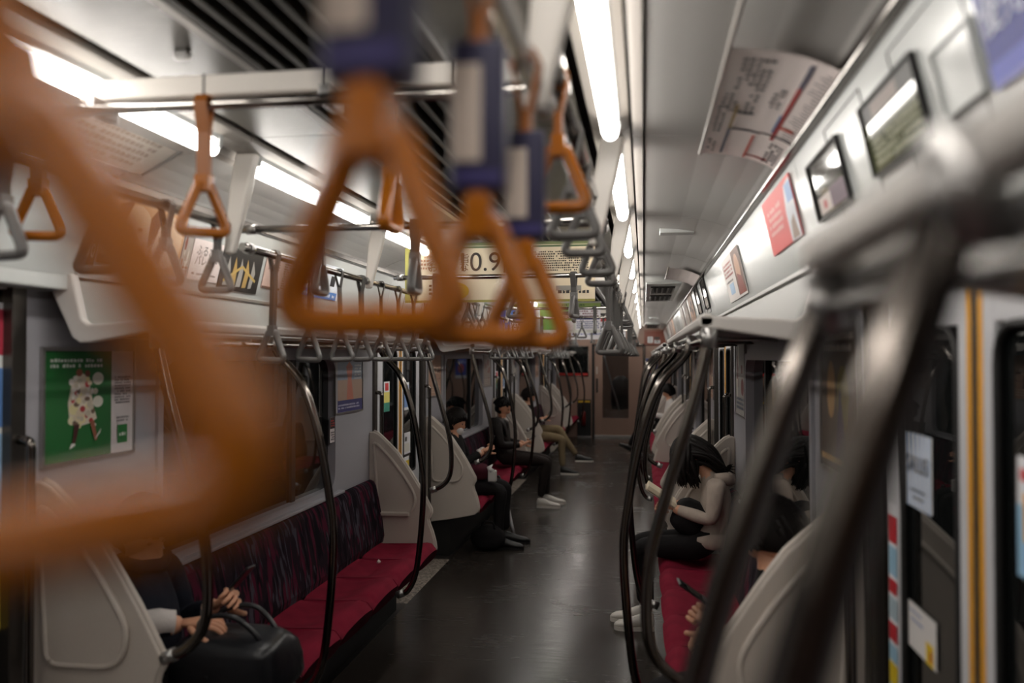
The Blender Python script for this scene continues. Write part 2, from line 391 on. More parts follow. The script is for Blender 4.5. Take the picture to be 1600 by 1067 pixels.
nwin = [0]
def window(side, k):
    a, b = BENCH[k]; w0, w1 = (a + 0.66, b - 0.66) if k != 4 else (a + 0.42, b - 0.25); zb, zt = 0.885, 1.72
    nwin[0] += 1
    w = empty('window_%d' % nwin[0]); tag(w, 'dark night window in the %s wall behind bench %d' % (side, k), None, None, 'structure')
    # rounded opening frame: outer rectangle to rounded inner
    r = 0.09; m = 0.035; n = 6
    inner = []
    for cy, cz, a0 in ((w1 - m - r, zt - m - r, 0), (w0 + m + r, zt - m - r, 90), (w0 + m + r, zb + m + r, 180), (w1 - m - r, zb + m + r, 270)):
        for j in range(n + 1):
            t = math.radians(a0 + 90 * j / n); inner.append((cy + r * math.cos(t), cz + r * math.sin(t)))
    outer = []
    for (y, z) in inner:
        # project onto the outer rectangle
        cy, cz = (w0 + w1) / 2, (zb + zt) / 2; dy, dz = y - cy, z - cz
        s_ = min(((w1 - w0) / 2) / max(abs(dy), 1e-6), ((zt - zb) / 2) / max(abs(dz), 1e-6)); outer.append((cy + dy * s_, cz + dz * s_))
    N = len(inner); xa, xb, xc = sx(side, XL + 0.012), sx(side, XL - 0.005), sx(side, XL - 0.05)
    vs = [(xb, y, z) for y, z in outer] + [(xa, y, z) for y, z in outer] + [(xa, y, z) for y, z in inner] + [(xc, y, z) for y, z in inner]
    fs = []
    for q in range(3):
        for i in range(N):
            j = (i + 1) % N; f = (q * N + i, q * N + j, (q + 1) * N + j, (q + 1) * N + i); fs.append(f if side == 'right' else f[::-1])
    MB().add(vs, fs).build('window_frame', M_wall, w)
    # two panes with a dark mullion
    ym = w0 + (w1 - w0) * 0.70
    xg0, xg1 = sorted((sx(side, XL - 0.035), sx(side, XL - 0.045)))
    MB().box(xg0, xg1, w0 + 0.02, ym - 0.02, zb + 0.02, zt - 0.02).build('pane', M_glass, w)
    MB().box(xg0, xg1, ym + 0.02, w1 - 0.02, zb + 0.02, zt - 0.02).build('pane', M_glass, w)
    xg0, xg1 = sorted((sx(side, XL - 0.02), sx(side, XL - 0.047)))
    MB().box(xg0, xg1, ym - 0.025, ym + 0.025, zb + 0.02, zt - 0.02).build('mullion', M_black, w)
    xg0, xg1 = sorted((sx(side, XL - 0.015), sx(side, XL + 0.045)))
    MB().box(xg0, xg1, w0 - 0.05, w1 + 0.05, zb - 0.012, zb + 0.006).build('window_sill', M_wall, w, 0.005)
for side in SIDES:
    for k in BENCH: window(side, k)

# doors
ndoor = [0]
def sticker(parent, side, y0, y1, z0, z1, shapes, x=None, base=(235, 235, 238)):
    xx = sx(side, -1.8765) if x is None else x; nx = 1 if side == 'left' else -1
    mb = MB(); mats = []
    def q(ya, yb, za, zb, c, k):
        m = flat(c)
        if m not in mats: mats.append(m)
        mb.cur = mats.index(m); o = xx + nx * 0.0006 * k
        mb.add([(o, ya, za), (o, yb, za), (o, yb, zb), (o, ya, zb)], [(0, 1, 2, 3)] if nx > 0 else [(3, 2, 1, 0)])
    q(y0, y1, z0, z1, base, 1)
    for (a, b, c, d, colr) in shapes: q(y0 + (y1 - y0) * a, y0 + (y1 - y0) * b, z0 + (z1 - z0) * c, z0 + (z1 - z0) * d, colr, 2 + 0.3 * len(mats))
    return mb.build('sticker', mats, parent)
def door(side, yc, idx):
    ndoor[0] += 1
    d = empty('door_%d' % ndoor[0]); tag(d, 'pair of white sliding train doors with dark windows and yellow edges, %s side door %d' % (side, idx + 1), None, None, 'structure')
    def bx(name, x0, x1, y0, y1, z0, z1, m, bev=0.0, par=None):
        a, b = sorted((sx(side, x0 + .022), sx(side, x1 + .022))); return MB().box(a, b, y0, y1, z0, z1).build(name, m, par or d, bev)
    for s in (-1, 1):
        lf = empty('door_leaf'); lf.parent = d
        ya, yb = sorted((yc + s * 0.0165, yc + s * 0.57))
        wa, wb = sorted((yc + s * 0.085, yc + s * 0.455))
        bx('stile', -1.885, -1.93, ya, wa, 0.01, 1.9, M_leaf, 0.003, lf); bx('stile', -1.885, -1.93, wb, yb, 0.01, 1.9, M_leaf, 0.003, lf)
        bx('rail', -1.885, -1.93, wa, wb, 0.01, 0.78, M_leaf, 0.003, lf); bx('rail', -1.885, -1.93, wa, wb, 1.76, 1.9, M_leaf, 0.003, lf)
        bx('pane', -1.896, -1.902, wa - 0.004, wb + 0.004, 0.77, 1.77, M_glass, 0, lf)
        # rubber window gasket
        g = MB(); x = sx(side, -1.866)
        g.tube(arc([(x, wa + .3, .785), (x, wa + .008, .785), (x, wa + .008, 1.755), (x, wb - .008, 1.755), (x, wb - .008, .785), (x, wa + .3, .785)], 0.07), 0.009, 6); g.build('gasket', M_black, lf)
        y0, y1 = sorted((yc + s * 0.0165, yc + s * 0.037)); bx('yellow_strip', -1.8835, -1.886, y0, y1, 0.02, 1.9, M_yellow, 0, lf)
    bx('rubber_seal', -1.887, -1.925, yc - 0.016, yc + 0.016, 0.01, 1.9, M_black)
    bx('lintel', -1.877, -1.98, yc - 0.75, yc + 0.75, 1.9, 2.3, M_white, 0.004)
    # jambs
    for y0, y1 in ((yc - 0.66, yc - 0.57), (yc + 0.57, yc + 0.66)):
        bx('jamb', XL - 0.042, -2.01, y0, y1, 0, 1.9, M_steel, 0.003)
    return d
DOORS = {}
for i, yc in enumerate(DOORY):
    for side in SIDES: DOORS[side, i] = door(side, yc, i)
# stickers on the near right door and on the left second door
dr = DOORS['right', 0]
st = sticker(dr, 'right', 1.926, 2.105, 1.366, 1.530, [(a, a + .055, 0, 1, (110, 150, 196)) for a in (0.06, 0.22, 0.38, 0.54, 0.70, 0.86)] + [(.2, .8, .22, .25, (90, 90, 100)), (.3, .7, .12, .15, (90, 90, 100))], x=sx('right', -1.871))
lettering(dr, 'SALUS', (sx('right', -1.871) - 0.004, 2.015, 1.462), (0, -1, 0), (0, 0, 1), 0.052, flat((24, 26, 40)))
sticker(dr, 'right', 1.905, 2.095, 1.048, 1.150, [(.1, .35, 0, .45, (232, 196, 40)), (.14, .22, .1, .3, (190, 40, 34)), (.45, .9, .62, .68, (150, 160, 190)), (.5, .95, .8, .85, (150, 160, 190))], x=sx('right', -1.871), base=(226, 222, 220))
sticker(dr, 'right', 1.39, 1.505, 1.35, 1.542, [(0, 1, 0, .6, (150, 192, 222)), (.3, .8, .3, .7, (232, 170, 70)), (.1, .9, .8, .9, (206, 60, 70))], x=sx('right', -1.871))
sticker(dr, 'right', 2.15, 2.215, 0.92, 1.352, [(0, 1, .78, .93, (190, 36, 48)), (0, 1, .6, .76, (150, 190, 214)), (0, 1, .50, .58, (190, 36, 48)), (0, 1, .36, .48, (170, 190, 200)), (0, 1, .24, .34, (190, 36, 48)), (0, 1, .13, .22, (150, 190, 214)), (0, 1, 0, .12, (226, 196, 30))], x=sx('right', -1.862))
for i in (0, 1, 2):
    dl = DOORS['left', i]; yc = DOORY[i]
    sticker(dl, 'left', yc - .40, yc - .26, 1.30, 1.52, [(0, 1, 0, .3, (70, 150, 130)), (0, 1, .3, .65, (232, 220, 120)), (.2, .8, .7, .95, (206, 60, 60))], x=-1.871)
    sticker(dl, 'left', yc + .12, yc + .28, 1.28, 1.50, [(.1, .9, .1, .9, (120, 150, 200))], x=-1.871)
    sticker(dl, 'left', yc + .12, yc + .32, 0.93, 1.10, [(.1, .9, .1, .5, (226, 224, 214)), (.2, .5, .6, .8, (90, 90, 90))], x=-1.871)
    sticker(dl, 'left', yc + .12, yc + .28, 0.83, 0.91, [(0, 1, 0, .6, (220, 190, 40))], x=-1.871)
dn = sticker(DOORS['left', 0], 'left', 2.245, 2.31, 0.9, 1.86, [(0, 1, .0, .3, (226, 196, 60)), (0, 1, .32, .6, (150, 180, 214)), (0, 1, .62, .8, (100, 140, 200)), (0, 1, .84, .98, (190, 60, 80))], x=-1.868)
dn = sticker(DOORS['left', 0], 'left', 1.98, 2.09, 0.9, 1.72, [(0, 1, .0, .16, (226, 196, 60)), (0, 1, .2, .3, (190, 60, 80)), (.1, .9, .55, .7, (100, 140, 200)), (.1, .9, .84, .92, (190, 60, 80))], x=-1.862, base=(140, 170, 206))

# upper slanted ad strip and over-door panels
SA, SB = (-1.675, 2.265), (-1.748, 1.95)    # top and bottom of the slanted strip (x, z), left side
def slope(side, t, off=0.0):
    """point on the strip, t=0 bottom .. 1 top, moved off the surface into the car"""
    x = SB[0] + (SA[0] - SB[0]) * t; z = SB[1] + (SA[1] - SB[1]) * t
    L = math.hypot(SA[0] - SB[0], SA[1] - SB[1]); nx, nz = (SA[1] - SB[1]) / L, -(SA[0] - SB[0]) / L
    return (sx(side, x + nx * off), z + nz * off)
def strip_panels(side):
    tr = empty('trim_%d' % (1 if side == 'left' else 2)); tag(tr, 'slanted white panel strip above the %s windows and doors' % side, None, None, 'structure')
    segs = []
    ys = [YBACK]
    for k in sorted(BENCH): ys += [BENCH[k][0] + 0.03, BENCH[k][1] - 0.03]
    ys = [y for y in ys if y > YBACK] ; ys = [YBACK] + ys + [YEND] if ys[0] > YBACK + .1 else ys + [YEND]
    for i in range(len(ys) - 1):
        if ys[i + 1] - ys[i] < 0.05: continue
        mid = (ys[i] + ys[i + 1]) / 2
        over_door = any(abs(mid - yd) < 0.5 for yd in DOORY)
        P0, P1, P2, P3 = slope(side, 0), slope(side, 1), slope(side, 1, -.03), slope(side, 0, -.03)
        MB().prism([P0, P1, P2, P3] if side == 'left' else [P3, P2, P1, P0], ys[i] + .002, ys[i + 1] - .002).build('strip_panel', M_white, tr)
        if over_door:
            a, b = sorted((sx(side, -1.748), sx(side, -1.87)))
            MB().box(a, b, ys[i] + .002, ys[i + 1] - .002, 1.905, 1.952).build('lower_lip', M_white, tr, 0.006)
            for yy in (mid - 0.42, mid + 0.1):
                c0, c1 = slope(side, .2, .0015), slope(side, .85, .0015)
                g = MB(); pts = [(c0[0], yy, c0[1]), (c0[0], yy + .32, c0[1]), (c1[0], yy + .32, c1[1]), (c1[0], yy, c1[1]), (c0[0], yy, c0[1])]
                g.tube(pts, 0.0012, 4); g.build('access_panel_seam', M_dark, tr)
        else:
            # plain panel from the ad strip down to the rack shelf, and ledge
            q = [(sx(side, -1.748), 1.95), (sx(side, -1.715), 1.765), (sx(side, -1.73), 1.76), (sx(side, -1.763), 1.945)]
            MB().prism(q if side == 'right' else q[::-1], ys[i], ys[i + 1]).build('rack_back_panel', M_backp, tr)
            a, b = sorted((sx(side, -1.735), sx(side, -1.755)))
            MB().box(a, b, ys[i], ys[i + 1], 1.945, 1.96).build('ad_ledge', M_alu, tr, 0.002)
    # ceiling edge rail
    a, b = sorted((sx(side, -1.655), sx(side, -1.69)))
    MB().box(a, b, YBACK, YEND, 2.245, 2.275).build('edge_rail', M_steel, tr, 0.004)
for side in SIDES: strip_panels(side)

# end walls
ew = empty('wall_end'); tag(ew, 'brownish far end wall of the car', None, None, 'structure')
MB().box(-2.0, -1.06, YEND, YEND + .1, 0, 2.5).build('wall_panel', M_endw, ew)
MB().box(-0.0, 0.8, YEND, YEND + .1, 0, 2.5).build('wall_panel', M_endw, ew)
MB().box(-1.06, 0.0, YEND, YEND + .1, 1.93, 2.5).build('wall_panel', M_endw, ew)
MB().box(0.01, 0.50, YEND - .03, YEND, 1.95, 2.27).build('brown_panel', M_brown, ew, 0.006)
MB().tube([(0.03, YEND - .032, 1.97), (0.48, YEND - .032, 1.97), (0.48, YEND - .032, 2.25), (0.03, YEND - .032, 2.25)], 0.004, 4, closed=True).build('panel_bead', M_endw, ew)
for (a, b, c, d2) in ((0.08, 0.19, 2.0, 2.13), (0.22, 0.34, 1.99, 2.06)):
    MB().box(a, b, YEND - .034, YEND - .03, c, d2).build('notice', flat((205, 205, 205)), ew)
    for q in range(3): MB().box(a + .02, b - .03, YEND - .036, YEND - .0341, c + .02 + q * (d2 - c) * .3, c + .03 + q * (d2 - c) * .3).build('notice_print', flat((60, 60, 60)), ew)
MB().box(0.22, 0.33, YEND - .034, YEND - .03, 2.08, 2.125).build('notice', flat((60, 58, 56)), ew)
wb = MB().box(-2.0, 0.8, YBACK - .1, YBACK, 0, 2.5).build('wall_back', M_endw); tag(wb, 'brownish car end wall behind the camera', None, None, 'structure')
d = empty('door_end'); tag(d, 'brown gangway sliding door with a tall window in the end wall', None, None, 'structure')
y = YEND + .02
MB().box(-1.04, -0.87, y, y + .03, 0.01, 1.93).build('stile', M_endd, d, .004); MB().box(-0.32, -0.02, y, y + .03, 0.01, 1.93).build('stile', M_endd, d, .004)
MB().box(-0.87, -0.32, y, y + .03, 0.01, 0.41).build('rail', M_endd, d); MB().box(-0.87, -0.32, y, y + .03, 1.86, 1.93).build('rail', M_endd, d)
MB().box(-0.88, -0.31, y + .012, y + .018, 0.40, 1.87).build('pane', M_clear, d)
MB().box(-1.00, -0.965, y - .03, y, 0.95, 1.25).build('handle', M_black, d, .005)
MB().box(-1.0, -0.975, y - .004, y, 1.34, 1.50).build('sticker', flat((190, 180, 170)), d)
MB().box(-1.09, -1.04, YEND - .02, YEND + .03, 0, 1.98).build('frame', M_black, d, .004); MB().box(-0.02, 0.03, YEND - .02, YEND + .03, 0, 1.98).build('frame', M_steel, d, .004)
MB().box(-1.09, 0.03, YEND - .02, YEND + .03, 1.93, 1.98).build('frame', M_steel, d, .004)
MB().box(-1.04, -.02, YEND - .03, YEND + .03, 0, .05).build('sill', M_alu, d, .004)
# the next car seen dimly through the gangway window
nc = empty('wall_next_car'); tag(nc, 'dim interior of the next car behind the gangway door', None, None, 'structure')
for (nm, a0, a1, b0, b1, c0, c1, m_) in (('floor_sheet', -2, .8, YEND + .12, YEND + 6, -.05, 0, M_floor), ('side_wall', -1.9, -1.85, YEND + .12, YEND + 6, 0, 2.3, M_wall), ('side_wall', .55, .6, YEND + .12, YEND + 6, 0, 2.3, M_wall), ('roof_sheet', -2, .8, YEND + .12, YEND + 6, 2.3, 2.35, M_ceil), ('far_wall', -2, .8, YEND + 6, YEND + 6.05, 0, 2.35, M_endw),
        ('bench_block', -1.85, -1.35, YEND + 1, YEND + 5, .35, .48, M_seat), ('bench_block', .1, .55, YEND + 1, YEND + 5, .35, .48, M_seat)):
    MB().box(a0, a1, b0, b1, c0, c1).build(nm, m_, nc)
MB().tube(spline([(-.9, YEND + 1.2, 1.75), (-.75, YEND + 1.2, 1.2), (-.55, YEND + 1.2, .5)], 5), .02, 8).build('slanted_pole', M_alu, nc)
MB().tube([(-.55, YEND + 2.6, .45), (-.55, YEND + 2.6, .8), (-.55, YEND + 2.6, 1.15), (-.55, YEND + 2.6, 1.25)], [.22, .25, .2, .08], 12).build('dark_silhouette', M_black, nc)  # plain dark shape standing in for figures in the next car
for xx in (-1.27, -.09): MB().tube([(xx, YEND + .8, 2.25), (xx, YEND + 4.8, 2.25)], .02, 8).build('tube_lamp', M_lampdim, nc)
# end window with a red band
nwin[0] += 1
ww = empty('window_%d' % nwin[0]); tag(ww, 'dark end wall window with a red band along its foot', None, None, 'structure')
MB().box(-1.80, -1.17, YEND - .008, YEND - .002, 1.32, 1.92).build('pane', M_glass, ww)
MB().box(-1.80, -1.17, YEND - .012, YEND - .0085, 1.30, 1.36).build('red_band', flat((176, 40, 34)), ww)
fr = MB(); fr.tube([(-1.80, YEND - .008, 1.30), (-1.17, YEND - .008, 1.30), (-1.17, YEND - .008, 1.93), (-1.80, YEND - .008, 1.93)], .014, 6, closed=True).build('window_frame', M_steel, ww)
# extinguisher locker
e = empty('extinguisher_locker', (-1.25, YEND, 0)); tag(e, 'dark extinguisher niche with yellow label low beside the end door', 'locker')
MB().box(-.15, .14, -.03, -.001, .03, .80).build('door', M_black, e, .006)
MB().box(-.13, .12, -.034, -.0305, .74, .775).build('label_strip', flat((214, 170, 40)), e)
MB().tube([(-.02, -.05, .25), (-.02, -.05, .52), (-.02, -.05, .56)], [.045, .045, .02], 12).build('cylinder', mat('red_paint', (110, 24, 20), .4), e)
MB().box(-.15, .14, -.04, -.001, .0, .03).build('sill', M_alu, e, .003)

# ---------------------------------------------------------------- benches, partitions, poles, racks
POS = {0: 'beside the camera', 1: 'nearest the camera', 2: 'second from the camera', 3: 'third from the camera', 4: 'by the end wall'}
def seat_pad_mesh(wd):
    """one bucket seat pad, local y 0..wd, x measured from the front edge back to the backrest (left side: front at +x)"""
    nx_, ny_ = 12, 10; vs = []; fs = []
    for i in range(nx_ + 1):
        for j in range(ny_ + 1):
            u, t = i / nx_, j / ny_
            x = -0.375 * u                     # from the front to the back
            dip = math.exp(-((u - 0.62) / 0.32) ** 2) * (math.sin(math.pi * t) ** 0.55) * 0.055
            edge = 0.032 * (1 - (math.sin(math.pi * min(max(t, 0.0), 1.0))) ** 0.42)
            z = 0.475 - dip - edge + 0.012 * (1 - u)
            z -= 0.05 * max(0, (0.16 - u) / 0.16) ** 2.2
            vs.append((x + (0.018 * (1 - (2 * t - 1) ** 4) * (1 - u)) * 0.6, t * wd, z))
    n0 = len(vs)
    for i in range(nx_):
        for j in range(ny_):
            a = i * (ny_ + 1) + j; fs.append((a, a + 1, a + ny_ + 2, a + ny_ + 1))
    # skirt
    ring = [j for j in range(ny_ + 1)] + [i * (ny_ + 1) + ny_ for i in range(1, nx_ + 1)] + [nx_ * (ny_ + 1) + j for j in range(ny_ - 1, -1, -1)] + [i * (ny_ + 1) for i in range(nx_ - 1, 0, -1)]
    for q, r_ in enumerate(ring): vs.append((vs[r_][0] - 0.012 if vs[r_][0] > -.05 else vs[r_][0], vs[r_][1], 0.375 if vs[r_][0] > -.05 else 0.39))
    N = len(ring)
    for q in range(N): fs.append((ring[q], n0 + q, n0 + (q + 1) % N, ring[(q + 1) % N])[::-1])
    fs.append(tuple(n0 + q for q in range(N)))
    mb = MB(); mb.add(vs, fs, True); return mb
_pads = {}
def bench(side, k):
    a, b = BENCH[k]; a += 0.022; b -= 0.022 if k != 4 else 0.0
    n = 7 if k != 4 else 3; wd = (b - a) / n
    t = empty('bench_seat', (sx(side, -1.37), a, 0)); S = 1 if side == 'left' else -1
    tag(t, '%s wine red bench on the %s, %s' % ('three-seat' if k == 4 else 'long', side, POS[k]), 'bench', 'benches along the car walls')
    key = (n, S)
    if key not in _pads:
        mb = seat_pad_mesh(wd - 0.006); mb.v = [(v[0] * S, v[1], v[2]) for v in mb.v]
        if S < 0: mb.f = [f[::-1] for f in mb.f]
        _pads[key] = mb.mesh('seat_pad', M_seat)
    for i in range(n):
        o = obj('seat_pad', _pads[key], t); o.location = (0, i * wd + 0.003, 0)
    # backrest, leaning, with rounded top
    prof = [(-0.375, .45), (-0.365, .50), (-0.378, .60), (-0.405, .75), (-0.425, .835), (-0.44, .86), (-0.462, .872), (-0.48, .87), (-0.48, .45)]
    prof = [(p[0] * S, p[1]) for p in prof]
    MB().prism(prof if S < 0 else prof[::-1], 0, b - a).build('backrest', M_back, t, 0.012, 3)
    bx0, bx1 = sorted((-0.06 * S, -0.48 * S)); MB().box(bx0, bx1, 0.01, b - a - .01, 0.35, 0.385).build('seat_frame', M_black, t, .004)
    bx0, bx1 = sorted((-0.28 * S, -0.48 * S)); MB().box(bx0, bx1, 0.01, b - a - .01, 0.0, 0.35).build('heater_box', mat('heater_dark', (18, 17, 16), .6), t)
    return t
for side in SIDES:
    for k in BENCH:
        if k == 0 and side == 'left': continue
        bench(side, k)
# a small white litter scrap on the left bench
o = MB().tube([(-1.58, 5.02, .468), (-1.575, 5.03, .476), (-1.565, 5.03, .471)], [.008, .012, .006], 7).build('paper_scrap', flat((226, 220, 214))); tag(o, 'tiny white scrap of paper lying on the near left bench', 'scrap')

PPROF0 = [(-1.85, 1.19), (-1.82, 1.195), (-1.785, 1.178), (-1.75, 1.147), (-1.70, 1.10), (-1.65, 1.05), (-1.595, .975), (-1.545, .90), (-1.50, .83), (-1.458, .755), (-1.418, .68), (-1.416, .655), (-1.43, .632), (-1.438, .61), (-1.43, .575), (-1.41, .525), (-1.392, .46), (-1.386, .42), (-1.395, .385), (-1.42, .365), (-1.48, .35), (-1.65, .318), (-1.85, .29)]
EMB0 = [(-1.815, 1.12), (-1.785, 1.105), (-1.70, 1.02), (-1.62, .92), (-1.56, .83), (-1.525, .765), (-1.53, .70), (-1.56, .655), (-1.60, .645), (-1.76, .645), (-1.785, .665)]
def partition(side, y, face, lab, lift=0.0):
    """face -1: seen from the camera as the aisle side of a near end; +1 far end of a bench"""
    t = empty('seat_partition', (0, y, 0)); tag(t, lab, 'partition', 'moulded partitions at the bench ends')
    up_ = lambda P: [(x, z + lift * max(0, min(1, (z - .42) / .2))) for x, z in P]
    PPROF, EMB = up_(PPROF0), up_(EMB0)
    prof = [(sx(side, x), z) for x, z in PPROF]
    MB().prism(prof if side == 'left' else prof[::-1], -0.0175, 0.0175).build('panel', M_part, t, 0.008, 3)
    e = [(sx(side, x), z) for x, z in EMB]
    for d in (-1, 1):
        # pressed field: a raised pad on the door side, a bead imitating a recess on the seat side
        if d == face:
            d0, d1 = sorted((d * .012, d * .032)); ee = [(v[0], v[2]) for v in arc([(x, 0, z) for x, z in e + e[:2]], .035, 3)[1:-1]]
            MB().prism(ee if side == 'left' else ee[::-1], d0, d1).build('moulded_pad', M_part, t, 0.012, 3)
        if True:
            q_ = .0175 if d != face else .026
            pts = [(x, d * q_, z) for x, z in e]
            MB().tube(arc(pts + [pts[0], pts[1]], .03, 3)[1:-1], 0.011, 8).build('moulded_bead', M_part, t)
    # ledge added to catch light like a recess's lit foot, seat side
    q = [(-1.79, .655 + lift), (-1.56, .655 + lift), (-1.56, .63 + lift), (-1.79, .63 + lift)]
    q = [(sx(side, x), z) for x, z in q]; d0, d1 = sorted((-face * 0.017, -face * 0.048))
    MB().prism(q if side == 'left' else q[::-1], d0, d1).build('ledge', M_part, t, 0.006)
    # edge trim
    ed = [(sx(side, x), 0, z) for x, z in PPROF[1:19]]
    MB().tube(ed, 0.012, 6, flatten=(1, 1)).build('edge_trim', M_part, t)
    return t
def pole(side, y, kind, lab):
    P = {'end': [(-1.452, 1.76), (-1.445, 1.72), (-1.41, 1.58), (-1.333, 1.315), (-1.29, 1.145), (-1.28, .99), (-1.296, .895), (-1.345, .835), (-1.41, .805)],
         'mid': [(-1.452, 1.76), (-1.42, 1.70), (-1.33, 1.595), (-1.262, 1.40), (-1.215, 1.15), (-1.199, .98), (-1.212, .74), (-1.24, .52), (-1.285, .42), (-1.335, .395)],
         'nearA': [(-1.452, 1.76), (-1.40, 1.62), (-1.338, 1.43), (-1.30, 1.25), (-1.285, 1.10), (-1.28, .99), (-1.296, .895), (-1.345, .835), (-1.42, .80)],
         'nearB': [(-1.43, 1.79), (-1.396, 1.687), (-1.369, 1.605), (-1.347, 1.53), (-1.28, 1.30), (-1.21, 1.05), (-1.212, .74), (-1.24, .52), (-1.285, .42), (-1.335, .395)]}[kind]
    t = empty('grab_pole', (0, y, 0)); tag(t, lab, 'pole', 'bowed grab poles in front of the benches')
    pts = spline([(sx(side, x), 0, z) for x, z in P], 6)
    MB().tube(pts, 0.0165, 12).build('tube', M_steel, t)
    tp = pts[0]
    MB().tube([tp + Vector((0, 0, .02)), tp - Vector((0, 0, .035))], 0.022, 12).build('top_socket', M_alu, t)
    e = pts[-1]; d = (pts[-1] - pts[-2]).normalized()
    MB().tube([e - d * .03, e + d * .012], 0.021, 12).build('foot_socket', M_alu, t)
def rack(side, k):
    a, b = BENCH[k]
    t = empty('luggage_rack', (0, a, 0)); tag(t, 'grey luggage rack over the %s bench %s' % (side, POS[k]), 'rack', 'luggage racks above the benches')
    L = b - a
    f = [(-1.425, 1.81), (-1.44, 1.82), (-1.458, 1.818), (-1.466, 1.802), (-1.46, 1.786), (-1.44, 1.782), (-1.427, 1.788)]
    f = [(sx(side, x), z) for x, z in f]
    MB().prism(f if side == 'right' else f[::-1], 0.0, L).build('front_fascia', M_rack, t, 0.004)
    x0, x1 = sorted((sx(side, -1.46), sx(side, -1.74)))
    MB().box(x0, x1, 0.02, L - .02, 1.768, 1.778).build('shelf', mat('shelf_mesh_grey', (96, 93, 90), .5), t)
    MB().tube([(sx(side, -1.452), .01, 1.748), (sx(side, -1.452), L - .01, 1.748)], 0.011, 10).build('under_rail', M_chrome, t)
    Lp = [(-1.80, 1.955), (-1.735, 1.955), (-1.70, 1.815), (-1.68, 1.80), (-1.425, 1.815), (-1.425, 1.784), (-1.67, 1.745), (-1.705, 1.744), (-1.73, 1.76), (-1.80, 1.90)]
    Lp = [(sx(side, x), z) for x, z in Lp]
    for y0 in (0.0, L - 0.035):
        MB().prism(Lp if side == 'left' else Lp[::-1], y0, y0 + .035).build('end_plate', M_rack, t, 0.006)
    for q in range(1, 5):
        yy = L * q / 5; xs = [sx(side, -1.46), sx(side, -1.73)]
        MB().tube([(xs[0], yy, 1.762), (xs[1], yy, 1.760)], 0.006, 8).build('shelf_bracket', M_alu, t)
def handrail(side, y, lab):
    t = empty('door_handrail', (sx(side, -1.795), y, 0)); tag(t, lab, 'handrail', 'upright handrails beside the doors')
    s = -1 if side == 'left' else 1
    MB().tube(arc([(s * .05, 0, 1.455), (0, 0, 1.455), (0, 0, .25), (s * .05, 0, .25)], .04), 0.0135, 10).build('tube', M_steel, t)
    for z in (1.455, .25): MB().tube([(s * .058, 0, z), (s * .042, 0, z)], .022, 10).build('wall_flange', M_alu, t)
for side in SIDES:
    for k, (a, b) in BENCH.items():
        if k == 0:
            if side == 'right':
                partition(side, b, 1, 'beige moulded partition at the far end of the bench beside the camera')
                pole(side, b, 'nearA', 'out-of-focus grab pole falling from the rack corner, lower right')
                pole(side, 0.45, 'nearB', 'thick out-of-focus grab pole nearest the camera on the right')
                rack(side, k)
            continue
        rack(side, k)
        partition(side, a, -1, 'beige moulded partition at the near end of the %s bench %s' % (side, POS[k]), .13 if k == 1 else 0.0)
        if k != 4:
            partition(side, b, 1, 'beige moulded partition at the far end of the %s bench %s' % (side, POS[k]))
            pole(side, b, 'end', 'bowed steel pole at the far end of the %s bench %s' % (side, POS[k]))
            pole(side, a + .83, 'mid', 'bowed steel pole, nearer middle one of the %s bench %s' % (side, POS[k]))
            pole(side, a + 2.22, 'mid', 'bowed steel pole, farther middle one of the %s bench %s' % (side, POS[k]))
            handrail(side, b + .09, 'upright door handrail past the %s bench %s' % (side, POS[k]))
        else: pole(side, a + .75, 'mid', 'bowed steel pole in the middle of the %s short bench by the end wall' % side)
        pole(side, a, 'end', 'bowed steel pole at the near end of the %s bench %s' % (side, POS[k]))
        handrail(side, a - .09, 'upright door handrail before the %s bench %s' % (side, POS[k]))

# ---------------------------------------------------------------- strap rails and straps
def rail(name, p, q, r, lab, group, collars=()):
    t = empty(name, p); tag(t, lab, 'rail', group); d = Vector(q) - Vector(p)
    MB().tube([(0, 0, 0), d], r, 12).build('tube', M_chrome, t)
    for c in collars:
        m = d * c; u = d.normalized() * .018
        MB().tube([m - u, m + u], r * 1.35, 12).build('collar', M_alu, t)
ORD = ['', 'first', 'second', 'third', 'fourth', 'fifth']
HI = {'left': 2.126, 'right': 2.185}; LO = 2.07
for i in range(4):
    o_ = 4.82 * i
    rail('strap_rail', (BARX['left'], max(YBACK, .55 + o_), HI['left']), (BARX['left'], 2.70 + o_, HI['left']), .0145, 'high strap rail over the %s left doorway from the camera' % ORD[i + 1], 'strap rails along the car', (.02, .98))
    e = min(5.30 + o_, 18.2)
    if i < 3: rail('strap_rail', (BARX['left'], 2.72 + o_, LO), (BARX['left'], e, LO), .0145, 'low strap rail over the left bench %s' % POS[i + 1], 'strap rails along the car', (.02, .5, .98))
    else: rail('strap_rail', (BARX['left'], 17.2, LO), (BARX['left'], 18.25, LO), .0145, 'short low strap rail at the left end bench', 'strap rails along the car', (.02, .98))
    rail('strap_rail', (BARX['right'], 1.33 + o_, HI['right']), (BARX['right'], 3.30 + o_, HI['right']), .0145, 'high strap rail over the %s right doorway from the camera' % ORD[i + 1], 'strap rails along the car', (.02, .98))
    if i < 3: rail('strap_rail', (BARX['right'], 3.33 + o_, LO), (BARX['right'], 6.10 + o_, LO), .0145, 'low strap rail over the right bench %s' % POS[i + 1], 'strap rails along the car', (.02, .5, .98))
rail('strap_rail', (BARX['right'], -2.5, LO), (BARX['right'], 1.28, LO), .0145, 'low strap rail above the camera on the right', 'strap rails along the car', (.99,))
CROSS = []
